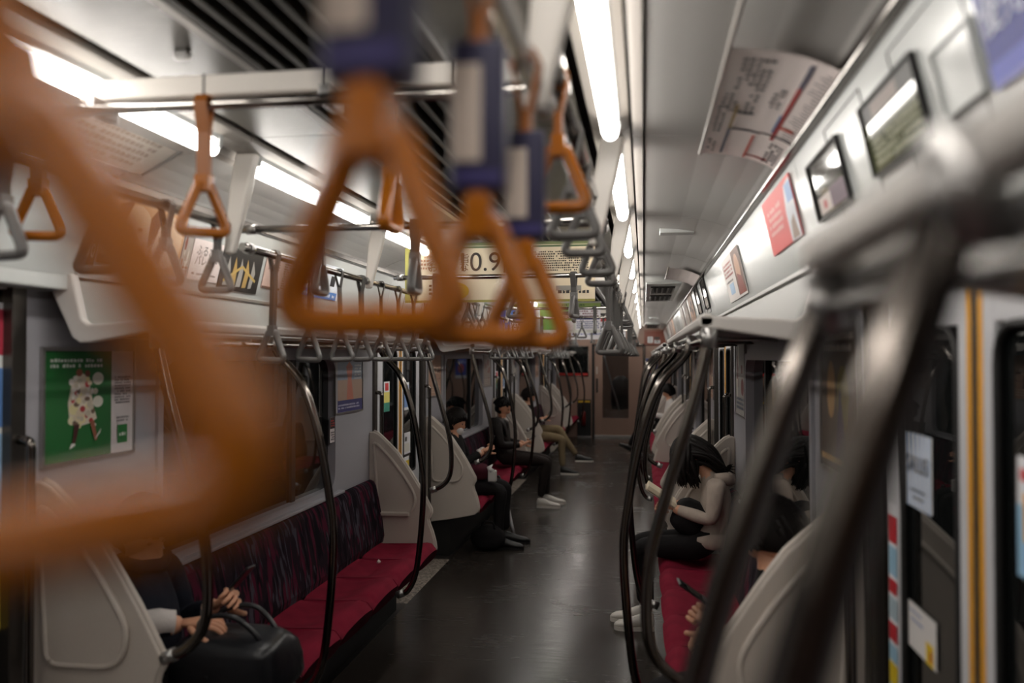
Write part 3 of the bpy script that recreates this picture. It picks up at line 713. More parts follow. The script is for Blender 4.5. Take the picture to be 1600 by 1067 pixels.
for i in range(4):
    o_ = 4.82 * i
    rail('cross_rail', (-1.36, 1.75 + o_, 2.25), (-0.147, 1.75 + o_, 2.25), .0135, 'crosswise steel strap rail in the %s doorway from the camera' % ORD[i + 1], 'crosswise strap rails')
    b_ = empty('cross_beam', (-1.26, 1.80 + o_, 2.30)); tag(b_, 'white crosswise beam under the ceiling in the %s doorway from the camera' % ORD[i + 1], 'beam', 'crosswise beams in the doorways')
    MB().box(0, 1.10, -.025, .025, -.022, .026).build('beam', M_cream, b_, .006)
    for xx in (.30, .575, .86): MB().box(xx - .002, xx + .002, -.0258, .0258, -.0225, .0265).build('seam', M_dark, b_)
    MB().box(.60, .66, -.03, -.0252, -.02, .024).build('number_plate', M_white, b_)
    lettering(b_, '2', (.63, -.0315, .003), (1, 0, 0), (0, 0, 1), .04, flat((60, 60, 60)))
    for xx in (.05, .59, 1.05): MB().box(xx - .012, xx + .012, -.06, .03, -.06, -.02).build('rail_hanger', M_alu, b_, .003)
    if i < 3:
        for q, yy in enumerate((2.72, 4.50)):
            rail('cross_rail', (BARX['left'], yy + o_, 2.127), (BARX['right'], yy + o_, 2.127), .0125, 'crosswise strap rail, %s one over the benches %s' % (('nearer', 'farther')[q], POS[i + 1]), 'crosswise strap rails', (.03, .97))

def handle_mesh():
    w, h, r = .0535, .104, .0112
    pts = arc([(0, 0, -.002), (.012, 0, -.002), (w, 0, -h), (-w, 0, -h), (-.012, 0, -.002), (0, 0, -.002)], .024, 5)
    mb = MB(); mb.tube(pts[:-1], r, 10, closed=True, flatten=(1.0, 1.3)); return mb
H_MESH = handle_mesh()
ME_H = {'grey': H_MESH.mesh('handle', M_grey), 'orange': H_MESH.mesh('handle', M_orange)}
def belt_mesh(L, m):
    """L from the rail centre to the handle top; loop round the rail at the top"""
    mb = MB(); wv = .0145
    for s in (-1, 1):
        prof = [(s * .0165, .004), (s * .0205, .004), (s * .0075, -.062), (s * .001, -.062)]
        mb.prism(prof if s < 0 else prof[::-1], -wv, wv)
    mb.prism([(-.0205, .004), (-.012, .0195), (.012, .0195), (.0205, .004), (.0165, .004), (.010, .0162), (-.010, .0162), (-.0165, .004)][::-1], -wv, wv)
    mb.box(-.0075, .0075, -wv, wv, -L, -.058); return mb.mesh('belt', m)
def buckle_mesh(L, m):
    mb = MB(); mb.box(-.0125, .0125, -.0175, .0175, -L - .016, -L + .022); return mb.mesh('buckle', m)
def proto(colour, total):
    L = total - .115; t = empty('hand_strap')
    obj('belt', belt_mesh(L, M_greyb if colour == 'grey' else M_orangeb), t)
    obj('buckle', buckle_mesh(L, M_grey if colour == 'grey' else M_orange), t, .002)
    h = obj('handle', ME_H[colour], t); h.location = (0, 0, -L)
    return t
KINDS = {'low': .362, 'lowL': .392, 'hi': .225, 'cross': .29, 'hiR': .235}
PROTO = {}
def strap(kind, colour, loc, rz, lab, group, sleeve=False, tilt=0.0):
    key = (kind, colour)
    if key not in PROTO: PROTO[key] = proto(colour, KINDS[kind]); t = PROTO[key]
    else: t = copy_tree(PROTO[key])
    for ch in [c for c in t.children if c.name.startswith('ad_sleeve')]: bpy.data.objects.remove(ch)
    t.location = loc; t.rotation_euler = (0 if abs(tilt) > .1 else tilt * .3, tilt, rz); tag(t, lab, 'hand strap', group)
    if sleeve:
        s = MB().box(-.025, .025, -.016, .016, -.222, -.085).build('ad_sleeve', M_purple, t, .004)
        MB().box(-.0235, .003, -.0174, -.0164, -.195, -.108).build('ad_panel', flat((196, 180, 168)), s)
        MB().box(-.022, .022, -.0170, -.0164, -.214, -.204).build('print_line', flat((52, 44, 104)), s)
    return t
rnd = random.Random(3)
G = 'hand straps hanging from the rails'
NTH = ['nearest', 'second', 'third', 'fourth', 'fifth', 'sixth', 'seventh', 'eighth', 'ninth']
# right rail, beside the camera: orange low straps with purple ad sleeves
rail('cross_rail', (-1.0, .179, 2.003), (.1, .179, 2.003), .0125, 'crosswise strap rail right above the camera', 'crosswise strap rails')
strap('low', 'orange', (-.202, .179, 2.003), .1, 'huge blurred orange strap handle filling the lower left, closest to the camera', G, False, -.19)
strap('low', 'orange', (BARX['right'], .455, LO), -.05, 'large blurred orange strap with purple sleeve, second closest to the camera', G, True)
strap('low', 'orange', (BARX['right'], .77, LO), .04, 'orange strap with purple and beige sleeve, middle of the three sleeved ones', G, True)
strap('low', 'orange', (BARX['right'], 1.085, LO), .0, 'orange strap with purple and beige sleeve, farthest of the three sleeved ones', G, True)
strap('hiR', 'orange', (BARX['right'], 1.50, HI['right']), .02, 'orange strap hanging high just right of the purple sleeves', G)
for i in range(4):
    o_ = 4.82 * i
    for q, yy in enumerate((1.50, 1.85, 2.17, 2.68, 3.08)):
        if i == 0 and q == 0: continue
        strap('hiR', 'grey', (BARX['right'], yy + o_, HI['right']), rnd.uniform(-.15, .15), 'grey strap on the high right rail of the %s doorway, %s along' % (ORD[i + 1], NTH[q]), G, False, rnd.uniform(-.03, .03))
    if i < 3:
        for q, yy in enumerate((3.52, 3.86, 4.2, 4.54, 4.88, 5.22, 5.56, 5.9)):
            strap('low', 'orange' if (i == 2 and q == 3) else 'grey', (BARX['right'], yy + o_, LO), rnd.uniform(-.2, .2), ('orange' if (i == 2 and q == 3) else 'grey') + ' strap on the low right rail, bench %s, %s along' % (POS[i + 1], NTH[q]), G, False, rnd.uniform(-.05, .05))
    for q, yy in enumerate((1.624, 1.94, 2.26, 2.555)):
        strap('hi', 'grey', (BARX['left'], yy + o_, HI['left']), rnd.uniform(-.15, .15), 'grey strap on the high left rail of the %s doorway, %s along' % (ORD[i + 1], NTH[q]), G, False, rnd.uniform(-.03, .03))
    if i < 3:
        for q, yy in enumerate((2.975, 3.34, 3.65, 3.95, 4.27, 4.58, 4.9, 5.2)):
            strap('lowL', 'grey', (BARX['left'], yy + o_, LO), rnd.uniform(-.2, .2), 'grey strap on the low left rail, bench %s, %s along' % (POS[i + 1], NTH[q]), G, False, rnd.uniform(-.05, .05))
    # crosswise rails
    cc = 'orange' if i == 0 else 'grey'
    for q, (xx, rz) in enumerate(((-1.345, .35), (-.945, .70), (-.525, 1.571))):
        st_ = strap('cross', cc, (xx, 1.75 + o_, 2.25), 1.571, '%s strap on the crosswise rail of the %s doorway, %s from the left' % (cc, ORD[i + 1], NTH[q].replace('nearest', 'first')), G)
        for ch in st_.children:
            if ch.name.startswith('handle'): ch.rotation_euler = (0, 0, rz - 1.571)
    if i < 3:
        for yy, nm, xs in ((2.72, 'nearer', (-1.055, -.735, -.42)), (4.50, 'farther', (-1.10, -.66, -.36))):
            for q, xx in enumerate(xs):
                strap('hi', 'grey', (xx, yy + o_, 2.127), (1.571 if yy < 3 else (1.57, .15, 1.3)[q]), 'grey strap on the %s cross rail, benches %s, %s from left' % (nm, POS[i + 1], NTH[q].replace('nearest', 'first')), G)

# ---------------------------------------------------------------- posters, screens, hanging boards
def board(name, lab, cat, P0, u, v, W, H, base, art, frame=None, group=None, thick=.004, texts=(), fw=.012, parent=None, double=False):
    """flat printed thing: P0 lower-left corner seen from the front, u right, v up"""
    u = Vector(u).normalized(); v = Vector(v).normalized(); n = u.cross(v); P0 = Vector(P0)
    t = empty(name, P0, 0, parent)
    if lab: tag(t, lab, cat, group)
    def P(a, b, c=0.0): return u * (a * W) + v * (b * H) + n * c
    mb = MB(); vs = [P(0, 0, -thick), P(1, 0, -thick), P(1, 1, -thick), P(0, 1, -thick), P(0, 0), P(1, 0), P(1, 1), P(0, 1)]
    mb.add(vs, [(0, 3, 2, 1), (4, 5, 6, 7), (0, 1, 5, 4), (1, 2, 6, 5), (2, 3, 7, 6), (3, 0, 4, 7)]); mb.build('sheet', base if not isinstance(base, tuple) else flat(base), t)
    if art:
        mb = MB(); mats = []; lev = [0.0008]
        def use(c):
            m = c if not isinstance(c, tuple) else flat(c)
            if m not in mats: mats.append(m)
            mb.cur = mats.index(m); lev[0] += .00006
        for sh in art:
            if sh[0] == 'r':
                use(sh[5]); z = lev[0]; mb.add([P(sh[1], sh[2], z), P(sh[3], sh[2], z), P(sh[3], sh[4], z), P(sh[1], sh[4], z)], [(0, 1, 2, 3)])
            elif sh[0] == 'p':
                use(sh[2]); z = lev[0]; mb.add([P(a, b, z) for a, b in sh[1]], [tuple(range(len(sh[1])))])
            elif sh[0] == 'e':
                use(sh[5]); z = lev[0]; mb.add([P(sh[1] + sh[3] * math.cos(q * math.pi / 9), sh[2] + sh[4] * math.sin(q * math.pi / 9), z) for q in range(18)], [tuple(range(18))])
            elif sh[0] == 't':      # block of small print: x0,y0,x1,y1,col,rows,(cols)
                use(sh[5]); z = lev[0]; rows = sh[6]; rr = random.Random(int(sh[1] * 991 + sh[2] * 377 + rows))
                hgt = (sh[4] - sh[2]) / rows
                for q in range(rows):
                    xx = sh[1]
                    while xx < sh[3] - .01:
                        ww = hgt * H / W * rr.uniform(.4, .85); yb = sh[2] + q * hgt
                        if rr.random() < .88: mb.add([P(xx, yb + hgt * .18, z), P(min(xx + ww, sh[3]), yb + hgt * .18, z), P(min(xx + ww, sh[3]), yb + hgt * rr.uniform(.6, .85), z), P(xx, yb + hgt * rr.uniform(.6, .85), z)], [(0, 1, 2, 3)])
                        xx += ww + hgt * H / W * .25
            elif sh[0] == 'l':      # thick line
                use(sh[3]); z = lev[0]; pts = sh[1]; wl = sh[2]
                for q in range(len(pts) - 1):
                    a = P(*pts[q], z); b = P(*pts[q + 1], z); dd = (b - a).normalized(); s_ = n.cross(dd) * wl
                    mb.add([a - s_, b - s_, b + s_, a + s_], [(0, 1, 2, 3)])
        mb.build('artwork', mats, t)
    if frame:
        fb = MB()
        for (a0, b0, a1, b1) in ((-fw, -fw, W + fw, 0), (-fw, H, W + fw, H + fw), (-fw, 0, 0, H), (W, 0, W + fw, H)):
            vs = [u * a + v * b + n * c for c in (-thick - .002, .006) for a, b in ((a0, b0), (a1, b0), (a1, b1), (a0, b1))]
            fb.add(vs, [(0, 3, 2, 1), (4, 5, 6, 7), (0, 1, 5, 4), (1, 2, 6, 5), (2, 3, 7, 6), (3, 0, 4, 7)])
        fb.build('frame', frame, t)
    for (s, a, b, size, c) in texts:
        lettering(t, s, P(a, b, .0022), u, v, size, flat(c))
    return t
LU, RU, ZU = (0, 1, 0), (0, -1, 0), (0, 0, 1)
# green poster on the near left wall: two flower-clad walkers on green, white text column
_r = random.Random(2)
gp = [('r', 0, 0, .73, 1, (34, 108, 52)), ('r', .73, 0, 1, 1, (214, 206, 206)), ('t', .06, .84, .62, .94, (220, 226, 220), 2),
      ('p', [(.26, .34), (.24, .52), (.27, .66), (.30, .76), (.38, .80), (.46, .76), (.49, .62), (.52, .48), (.56, .36), (.48, .32), (.36, .30)], (226, 214, 196)),
      ('e', .36, .80, .035, .035, (150, 84, 62)), ('e', .45, .79, .03, .032, (120, 60, 46)),
      ('e', .57, .74, .065, .06, (222, 218, 206)), ('e', .54, .62, .03, .03, (222, 214, 196)), ('e', .57, .52, .06, .055, (222, 218, 206)),
      ('e', .30, .46, .05, .05, (232, 222, 170)), ('e', .37, .38, .06, .05, (226, 210, 176)), ('e', .28, .36, .04, .04, (234, 226, 190)), ('e', .33, .62, .03, .04, (186, 40, 50)), ('e', .45, .58, .025, .035, (238, 230, 226)), ('e', .29, .55, .02, .03, (196, 60, 70)), ('e', .41, .50, .035, .03, (236, 226, 206))] + [('e', .24 + .26 * _r.random() + .03 * (1 - q / 40), .30 + .46 * q / 40, .016 + .016 * _r.random(), .018 + .016 * _r.random(), _r.choice([(238, 232, 224), (222, 206, 180), (236, 224, 172), (190, 60, 66), (206, 196, 176), (120, 96, 80)])) for q in range(40)] + [
      ('p', [(.30, .32), (.36, .32), (.31, .14), (.28, .14)], (70, 26, 26)), ('p', [(.47, .34), (.52, .34), (.56, .16), (.53, .15)], (150, 88, 66)),
      ('p', [(.25, .10), (.31, .13), (.31, .15), (.27, .15)], (232, 230, 226)), ('p', [(.53, .16), (.59, .22), (.60, .26), (.55, .20)], (232, 230, 226)),
      ('t', .76, .48, .96, .76, (96, 92, 96), 10), ('t', .79, .30, .94, .36, (120, 116, 118), 2), ('r', .80, .09, .92, .27, (36, 120, 58)), ('t', .82, .15, .90, .20, (220, 226, 220), 1)]
board('wall_poster', 'framed green poster of flower-clad walkers on the near left wall', 'poster', (XL + .008, 2.435, 1.365), LU, ZU, .47, .355, (210, 204, 204), gp, M_alu, 'framed posters beside the windows')
bp = [('r', 0, .22, 1, 1, (178, 150, 132)), ('r', 0, .6, 1, 1, (150, 160, 178)), ('p', [(.4, .22), (.44, .6), (.38, .85), (.5, .95), (.62, .85), (.58, .6), (.66, .22)], (196, 120, 100)), ('r', 0, 0, 1, .22, (58, 56, 110)), ('t', .1, .05, .9, .16, (190, 190, 210), 2), ('t', .7, .6, .95, .9, (220, 220, 220), 5)]
board('wall_poster', 'framed beach-coloured poster with navy foot by the second left door', 'poster', (XL + .008, 5.0, 1.36), LU, ZU, .50, .33, (200, 190, 180), bp, M_alu, 'framed posters beside the windows')
sgn = [('r', 0, .55, 1, 1, (24, 22, 24)), ('t', .1, .62, .9, .92, (190, 60, 60), 3), ('t', .1, .08, .9, .45, (90, 84, 90), 4)]
board('wall_notice', 'small black and white notice on the wall past the left window', 'notice', (XL + .006, 4.92, 1.19), LU, ZU, .12, .15, (224, 214, 214), sgn, None, None, .002)
def generic(seed, cols):
    rr = random.Random(seed); a = [('r', 0, 0, 1, 1, cols[0])]
    for q in range(5):
        x, y = rr.uniform(.05, .7), rr.uniform(.05, .7); a.append(('r', x, y, x + rr.uniform(.1, .28), y + rr.uniform(.1, .3), rr.choice(cols)))
    for q in range(3): a.append(('e', rr.uniform(.2, .8), rr.uniform(.2, .8), rr.uniform(.05, .15), rr.uniform(.06, .16), rr.choice(cols)))
    a.append(('t', .06, .06, .94, .24, rr.choice(cols[1:]), 3)); return a
PAL = [[(188, 150, 128), (120, 84, 70), (70, 50, 46), (214, 190, 170)], [(150, 136, 128), (190, 180, 170), (80, 70, 66), (130, 60, 50)], [(170, 166, 160), (120, 60, 60), (60, 70, 100), (220, 214, 200)]]
for i, (side, y0) in enumerate((('left', 7.27), ('left', 9.88), ('left', 12.1), ('left', 14.7), ('right', 2.435), ('right', 5.05), ('right', 7.27), ('right', 9.88), ('right', 12.1), ('right', 14.7))):
    nm = {7.27: 'past the second', 9.88: 'before the third', 12.1: 'past the third', 14.7: 'before the fourth', 2.435: 'past the first', 5.05: 'before the second'}[y0]
    if side == 'left': P0, u = (XL + .008, y0, 1.36), LU
    else: P0, u = (XR - .008, y0 + .47, 1.36), RU
    art = generic(i, PAL[i % 3])
    if (side, y0) == ('right', 2.435): art = [('r', 0, 0, 1, 1, (90, 78, 70)), ('t', .1, .8, .9, .95, (200, 190, 180), 2), ('e', .3, .55, .12, .2, (176, 140, 96)), ('e', .62, .5, .16, .22, (120, 110, 60)), ('p', [(.4, .1), (.55, .6), (.7, .1)], (60, 54, 86)), ('r', 0, .05, 1, .09, (196, 160, 110))]
    board('wall_poster', 'framed brownish poster on the %s wall %s door' % (side, nm), 'poster', P0, u, ZU, .47, .355 if side == 'left' else .44, PAL[i % 3][0], art, M_alu, 'framed posters beside the windows')

# cards on the slanted strip
def strip_card(side, y0, y1, t0, t1, lab, base, art, texts=(), name='ad_card', cat='poster', frame=None, off=.006):
    a, b = slope(side, t0, off), slope(side, t1, off)
    v = Vector((b[0] - a[0], 0, b[1] - a[1])); H = v.length
    P0 = (a[0], y0 if side == 'left' else y1, a[1])
    return board(name, lab, cat, P0, LU if side == 'left' else RU, v, y1 - y0, H, base, art, frame, 'ad cards on the slanted strips' if cat == 'poster' else None, .003, texts, .004)
face = [('r', 0, 0, 1, 1, (214, 168, 126)), ('e', .35, .55, .22, .4, (236, 206, 172)), ('e', .78, .5, .2, .42, (232, 200, 168)), ('p', [(.08, .2), (.14, .9), (.3, 1), (.24, .7), (.18, .3)], (96, 56, 36)), ('p', [(.55, .1), (.52, .8), (.6, 1), (.68, .9), (.62, .5)], (96, 56, 36)), ('e', .3, .6, .03, .03, (60, 34, 26)), ('e', .42, .6, .03, .03, (60, 34, 26)), ('e', .75, .6, .03, .03, (60, 34, 26)), ('r', .0, .0, .5, .12, (70, 48, 40))]
strip_card('left', 2.52, 3.0, .17, .88, 'warm toned ad card with faces on the left strip', (214, 168, 126), face)
strip_card('left', 2.45, 2.51, .10, .45, 'dark narrow ad card with curly script on the left strip', (44, 36, 34), [('e', .3, .5, .15, .2, (200, 180, 160)), ('e', .3, .5, .09, .13, (44, 36, 34)), ('e', .7, .5, .15, .2, (200, 180, 160)), ('e', .7, .5, .09, .13, (44, 36, 34))])
strip_card('left', 3.01, 3.07, .16, .8, 'narrow grey picture card on the left strip', (150, 150, 156), generic(31, PAL[2]))
strip_card('left', 3.08, 3.31, .17, .66, 'white ad card with two lines of brush lettering on the left strip', (232, 220, 216), [('t', .1, .12, .9, .2, (110, 100, 100), 1)], (('ふるさと', .5, .72, .045, (60, 54, 56)), ('パレット', .5, .48, .045, (60, 54, 56))))
gd = [('r', 0, 0, 1, 1, (34, 30, 28))] + [('p', [(.1 + q * .16, .1), (.16 + q * .15, .8), (.22 + q * .16, .5), (.26 + q * .14, .12)], (178, 146, 84) if q % 2 else (160, 156, 150)) for q in range(5)] + [('l', [(.1, .2), (.5, .6), (.9, .3)], .006, (190, 160, 90))]
strip_card('left', 3.32, 3.68, .11, .67, 'dark ad card with golden shapes on the left strip', (34, 30, 28), gd)
strip_card('left', 3.72, 4.10, .22, .76, 'pinkish ad card with dense black print on the left strip', (206, 178, 166), [('t', .52, .05, .95, .85, (40, 34, 32), 12), ('t', .08, .5, .4, .8, (130, 100, 92), 4), ('r', 0, 0, .5, .06, (96, 70, 62))])
strip_card('left', 4.14, 4.70, .22, .80, 'white and blue ad card on the left strip', (226, 232, 240), [('r', 0, 0, .95, .22, (52, 130, 206)), ('t', .05, .04, .9, .18, (232, 240, 248), 1), ('r', .08, .34, .5, .72, (60, 60, 66)), ('p', [(.1, .4), (.3, .7), (.45, .5), (.3, .34)], (222, 206, 60)), ('t', .05, .78, .95, .95, (70, 120, 190), 2), ('r', .72, .4, .84, .7, (30, 30, 34))])
for i, y0 in enumerate((7.5, 8.3, 9.1, 12.4, 13.3, 14.2)):
    strip_card('left', y0, y0 + .6, .2, .92, 'far ad card on the left strip, %s past the second door' % NTH[i].replace('nearest', 'first'), PAL[i % 3][3], generic(50 + i, PAL[i % 3]))
# right strip: blue sign, white cover, two screens, red poster
strip_card('right', .98, 1.18, .29, .72, 'blue sign with white lettering at the top right corner', (28, 40, 136), [('r', .0, .0, 1, .22, (96, 104, 190))], (('優先席', .5, .62, .062, (226, 230, 245)),), 'blue_sign', 'sign')
strip_card('right', 1.205, 1.345, .33, .62, 'plain white access cover left of the blue sign', M_white, [], (), 'access_cover', 'cover', M_white)
scr = screen_mat('screen_olive', (116, 118, 84), 0.30); scr2 = screen_mat('screen_dark', (70, 66, 60), 0.22)
lcd = [('r', .0, .72, 1, 1, (30, 28, 26)), ('t', .1, .08, .95, .5, (150, 150, 120), 4), ('l', [(.0, .55), (1, .6)], .0012, (170, 170, 150)), ('r', .2, .75, .7, .95, (110, 96, 88))]
strip_card('right', 1.425, 1.745, .32, .72, 'olive lit information screen above the near right door', scr, lcd, (), 'door_screen', 'screen', M_black)
strip_card('right', 1.955, 2.28, .305, .735, 'second dark information screen above the near right door', scr2, [('r', .1, .06, .5, .36, (190, 176, 170)), ('e', .3, .2, .06, .08, (170, 50, 50)), ('r', .5, .06, .96, .4, (90, 60, 80)), ('t', .5, .12, .9, .34, (70, 46, 62), 3), ('l', [(.1, .5), (.9, .7)], .001, (150, 150, 140))], (), 'door_screen', 'screen', M_black)
redp = [('r', 0, 0, 1, 1, (214, 74, 74)), ('p', [(.72, 0), (1, 0), (1, .95), (.80, .9), (.72, .5)], (222, 224, 232)), ('p', [(.76, .02), (.96, .02), (.9, .4), (.8, .3)], (150, 126, 110)), ('r', .82, .6, 1, .9, (140, 170, 214)), ('t', .12, .3, .6, .8, (236, 180, 176), 4)]
strip_card('right', 2.53, 3.07, .31, .87, 'salmon red ad poster on the right strip past the screens', (214, 74, 74), redp)
strip_card('right', 3.95, 4.72, .12, .80, 'white ad poster with dark portrait on the right strip', (226, 220, 216), [('r', .62, .05, 1, 1, (110, 70, 54)), ('e', .8, .6, .12, .3, (196, 150, 120)), ('p', [(.66, .05), (.72, .5), (.9, .4), (.98, .05)], (140, 60, 46)), ('t', .06, .55, .55, .9, (180, 100, 96), 4), ('r', .2, .15, .45, .4, (170, 196, 222)), ('t', .06, .42, .5, .5, (120, 110, 110), 1)])
for i, y0 in enumerate((6.0, 6.75, 7.6, 8.5, 9.4, 12.4, 13.3, 14.2)):
    if i < 2: strip_card('right', y0, y0 + .34, .30, .92, 'dark door screen, %s over the second right door' % ('first', 'second')[i], scr2, [('r', .1, .1, .9, .4, (150, 140, 134))], (), 'door_screen', 'screen', M_black)
    else: strip_card('right', y0, y0 + .6, .2, .95, 'far ad poster on the right strip, %s past the second door' % NTH[i - 2].replace('nearest', 'first'), PAL[i % 3][3], generic(70 + i, PAL[(i + 1) % 3]))

# route map in the curved ceiling, right: bent sheet
def route_map(y0, y1, lab, detail=True):
    t = empty('route_map'); tag(t, lab, 'map', 'route maps under the side ceilings')
    curve = [(.170, 2.312), (.22, 2.308), (.27, 2.300), (.32, 2.286), (.36, 2.268), (.385, 2.252)]
    def P(a, b, off=0):        # a 0..1 along u = -y (seen from the aisle), b 0 (wall side) .. 1 (inner)
        s_ = (1 - b) * (len(curve) - 1); i = min(int(s_), len(curve) - 2); f = s_ - i
        x = curve[i][0] * (1 - f) + curve[i + 1][0] * f; z = curve[i][1] * (1 - f) + curve[i + 1][1] * f
        return (x - off * .4, y1 + (y0 - y1) * a, z - off * .9)
    def strip(mb, a0, b0, a1, b1, off, n=10):
        for q in range(n):
            c0, c1 = b0 + (b1 - b0) * q / n, b0 + (b1 - b0) * (q + 1) / n
            mb.add([P(a0, c0, off), P(a1, c0, off), P(a1, c1, off), P(a0, c1, off)], [(0, 1, 2, 3)], True)
    mb = MB(); strip(mb, 0, 0, 1, 1, .004, 16); strip(mb, 0, 0, 1, 1, .002, 16); mb.build('sheet', flat((226, 214, 210)), t)
    for b in (.0, 1.0):
        p, q = P(0, b, .004), P(1, b, .004)
        MB().tube([(p[0], p[1] + .02, p[2] + .004), (q[0], (q[1] - .02 if (b == 0 or not detail) else -1.5), q[2] + .004)], .0055, 8).build('holder_rail', M_holder, t)
    if detail:
        mb = MB(); cols = [(150, 44, 44), (70, 70, 90), (60, 60, 64), (190, 70, 50), (150, 124, 70), (84, 110, 150)]; mats = [flat(c) for c in cols]
        def r_(ci, a0, b0, a1, b1): mb.cur = ci; strip(mb, a0, b0, a1, b1, .0052 + ci * .0002, 6)
        r_(0, .30, .30, .80, .345); r_(1, .80, .30, .97, .345); r_(5, .38, .345, .56, .37); r_(3, .44, .12, .46, .30)
        r_(4, .34, .76, .58, .79); r_(1, .03, .76, .34, .79); r_(3, .02, .50, .30, .525); r_(2, .33, .46, .35, .76); r_(2, .34, .05, .355, .46); r_(2, .5, .60, .52, .78); r_(0, .05, .25, .07, .5)
        rr = random.Random(5)
        for q in range(26): a = .34 + q * .024; r_(2, a, .06, a + .006, .06 + rr.uniform(.08, .2))
        for (a0, a1, b0, b1) in ((.72, .95, .60, .84), (.52, .68, .62, .92), (.04, .26, .10, .3), (.30, .55, .86, .95), (.6, .75, .42, .5), (.05, .2, .86, .95)):
            a = a0
            while a < a1:
                b = b0
                while b < b1: 
                    if rr.random() < .8: r_(2, a, b, a + .018, b + rr.uniform(.02, .045))
                    b += .055
                a += .035
        mb.build('artwork', mats, t)
    return t
route_map(1.74, 2.62, 'large pale route map with coloured lines in the right ceiling curve')
route_map(6.0, 6.85, 'farther pale route map in the right ceiling curve', False)
tmap = board('ceiling_card', 'framed grey card in the left ceiling curve near the first lamp', 'card', (-1.56, 1.75, 2.275), (0, 1, 0), (.5, 0, .27), .75, .16, (170, 160, 150), [('t', .1, .1, .9, .9, (130, 118, 108), 5)], M_alu)

# hanging boards across the aisle
def hang(y, x0, x1, z0, z1, lab, base, art, texts):
    t = board('hanging_ad', lab, 'poster', (x0, y, z0), (1, 0, 0), ZU, x1 - x0, z1 - z0, base, art, None, 'hanging paper ads over the aisle', .003, texts)
    W, H = x1 - x0, z1 - z0
    MB().box(-.01, W + .01, -.008, .01, H - .004, H + .014).build('clip_rail', M_alu, t, .003)
    return t
a1 = [('r', 0, .94, 1, 1, (128, 138, 96)), ('r', 0, .90, 1, .93, (96, 116, 80)), ('r', 0, 0, .03, .94, (176, 172, 96)), ('r', 0, 0, 1, .04, (156, 150, 80)), ('r', .05, .42, .98, .445, (90, 84, 76)),
      ('e', .27, .19, .075, .15, (232, 196, 40)), ('e', .205, .475, .012, .03, (180, 50, 44)),
      ('t', .60, .50, .97, .84, (58, 50, 44), 9), ('t', .03, .55, .15, .86, (150, 110, 100), 5), ('t', .13, .12, .17, .32, (60, 54, 50), 3), ('r', .80, .18, .93, .26, (150, 146, 138)), ('t', .81, .12, .97, .2, (60, 56, 52), 1), ('r', .52, .15, .60, .34, (190, 180, 170))]
hang(4.95, -1.395, -.275, 2.02, 2.372, 'cream hanging ad with brushed price figures, nearest over the aisle', (232, 216, 186), a1,
     (('業界屈指', .235, .72, .062, (40, 34, 30)), ('おトクな', .235, .58, .062, (40, 34, 30)), ('10.9円', .465, .655, .155, (36, 28, 24))))
a2 = [('r', 0, .86, 1, 1, (120, 140, 70)), ('t', .2, .88, .9, .97, (40, 60, 30), 1), ('r', 0, .1, .1, .78, (84, 120, 186)), ('r', .1, .1, .42, .78, (66, 118, 196)), ('e', .27, .60, .045, .1, (214, 160, 130)), ('e', .27, .68, .05, .07, (24, 20, 20)), ('p', [(.18, .1), (.2, .48), (.27, .52), (.34, .48), (.36, .1)], (60, 90, 170)), ('r', .20, .1, .34, .42, (236, 236, 240)), ('t', .21, .14, .33, .4, (60, 60, 70), 3),
      ('r', .46, .1, .76, .78, (104, 150, 62)), ('e', .70, .56, .04, .1, (214, 160, 130)), ('e', .70, .64, .045, .07, (50, 30, 26)), ('r', .66, .1, .76, .4, (232, 226, 226)), ('r', .78, .1, 1, .78, (230, 226, 230)), ('r', .79, .44, .99, .5, (60, 70, 140)), ('t', .79, .52, .99, .76, (120, 60, 70), 3), ('t', .79, .14, .99, .4, (80, 90, 140), 4)]
hang(10.14, -1.83, -.50, 1.985, 2.34, 'green headed hanging ad with blue and green photos, second over the aisle', (214, 214, 206), a2, ())
a3 = [('t', .1, .2, .9, .8, (60, 70, 140), 5), ('r', 0, .85, 1, 1, (190, 60, 60))]
hang(14.6, -1.4, -.3, 2.0, 2.35, 'white hanging ad with blue print, farthest over the aisle', (226, 224, 228), a3, ())
# posters on the end wall
board('end_poster', 'small blue poster on the end wall right of the gangway door', 'poster', (.045, YEND - .004, 1.25), (1, 0, 0), ZU, .24, .42, (50, 70, 150), [('e', .5, .5, .3, .25, (150, 70, 80)), ('t', .1, .75, .9, .9, (190, 200, 230), 2), ('r', 0, 0, 1, .14, (190, 190, 196))], M_alu)

# ---------------------------------------------------------------- people
def skin_body(verts, edges, levels=2):
    """verts {name: (pos, r) or (pos, (rx, ry))}; grows one continuous surface with the Skin modifier"""
    names = list(verts); me = bpy.data.meshes.new('sk')
    me.from_pydata([verts[n][0] for n in names], [(names.index(a), names.index(b)) for a, b in edges], [])
    o = bpy.data.objects.new('sk', me); COL.objects.link(o)
    o.modifiers.new('skin', 'SKIN').use_smooth_shade = True
    sk = me.skin_vertices[0].data
    for i, n in enumerate(names):
        r = verts[n][1]; sk[i].radius = r if isinstance(r, tuple) else (r, r); sk[i].use_root = (i == 0)
    sb = o.modifiers.new('sub', 'SUBSURF'); sb.levels = levels; sb.render_levels = levels
    dg = bpy.context.evaluated_depsgraph_get(); dg.update()
    ev = bpy.data.meshes.new_from_object(o.evaluated_get(dg)); bpy.data.objects.remove(o)
    return ev
def seg_dist(p, a, b):
    ab = b - a; t = max(0, min(1, (p - a).dot(ab) / max(ab.length_squared, 1e-9))); return (p - (a + ab * t)).length
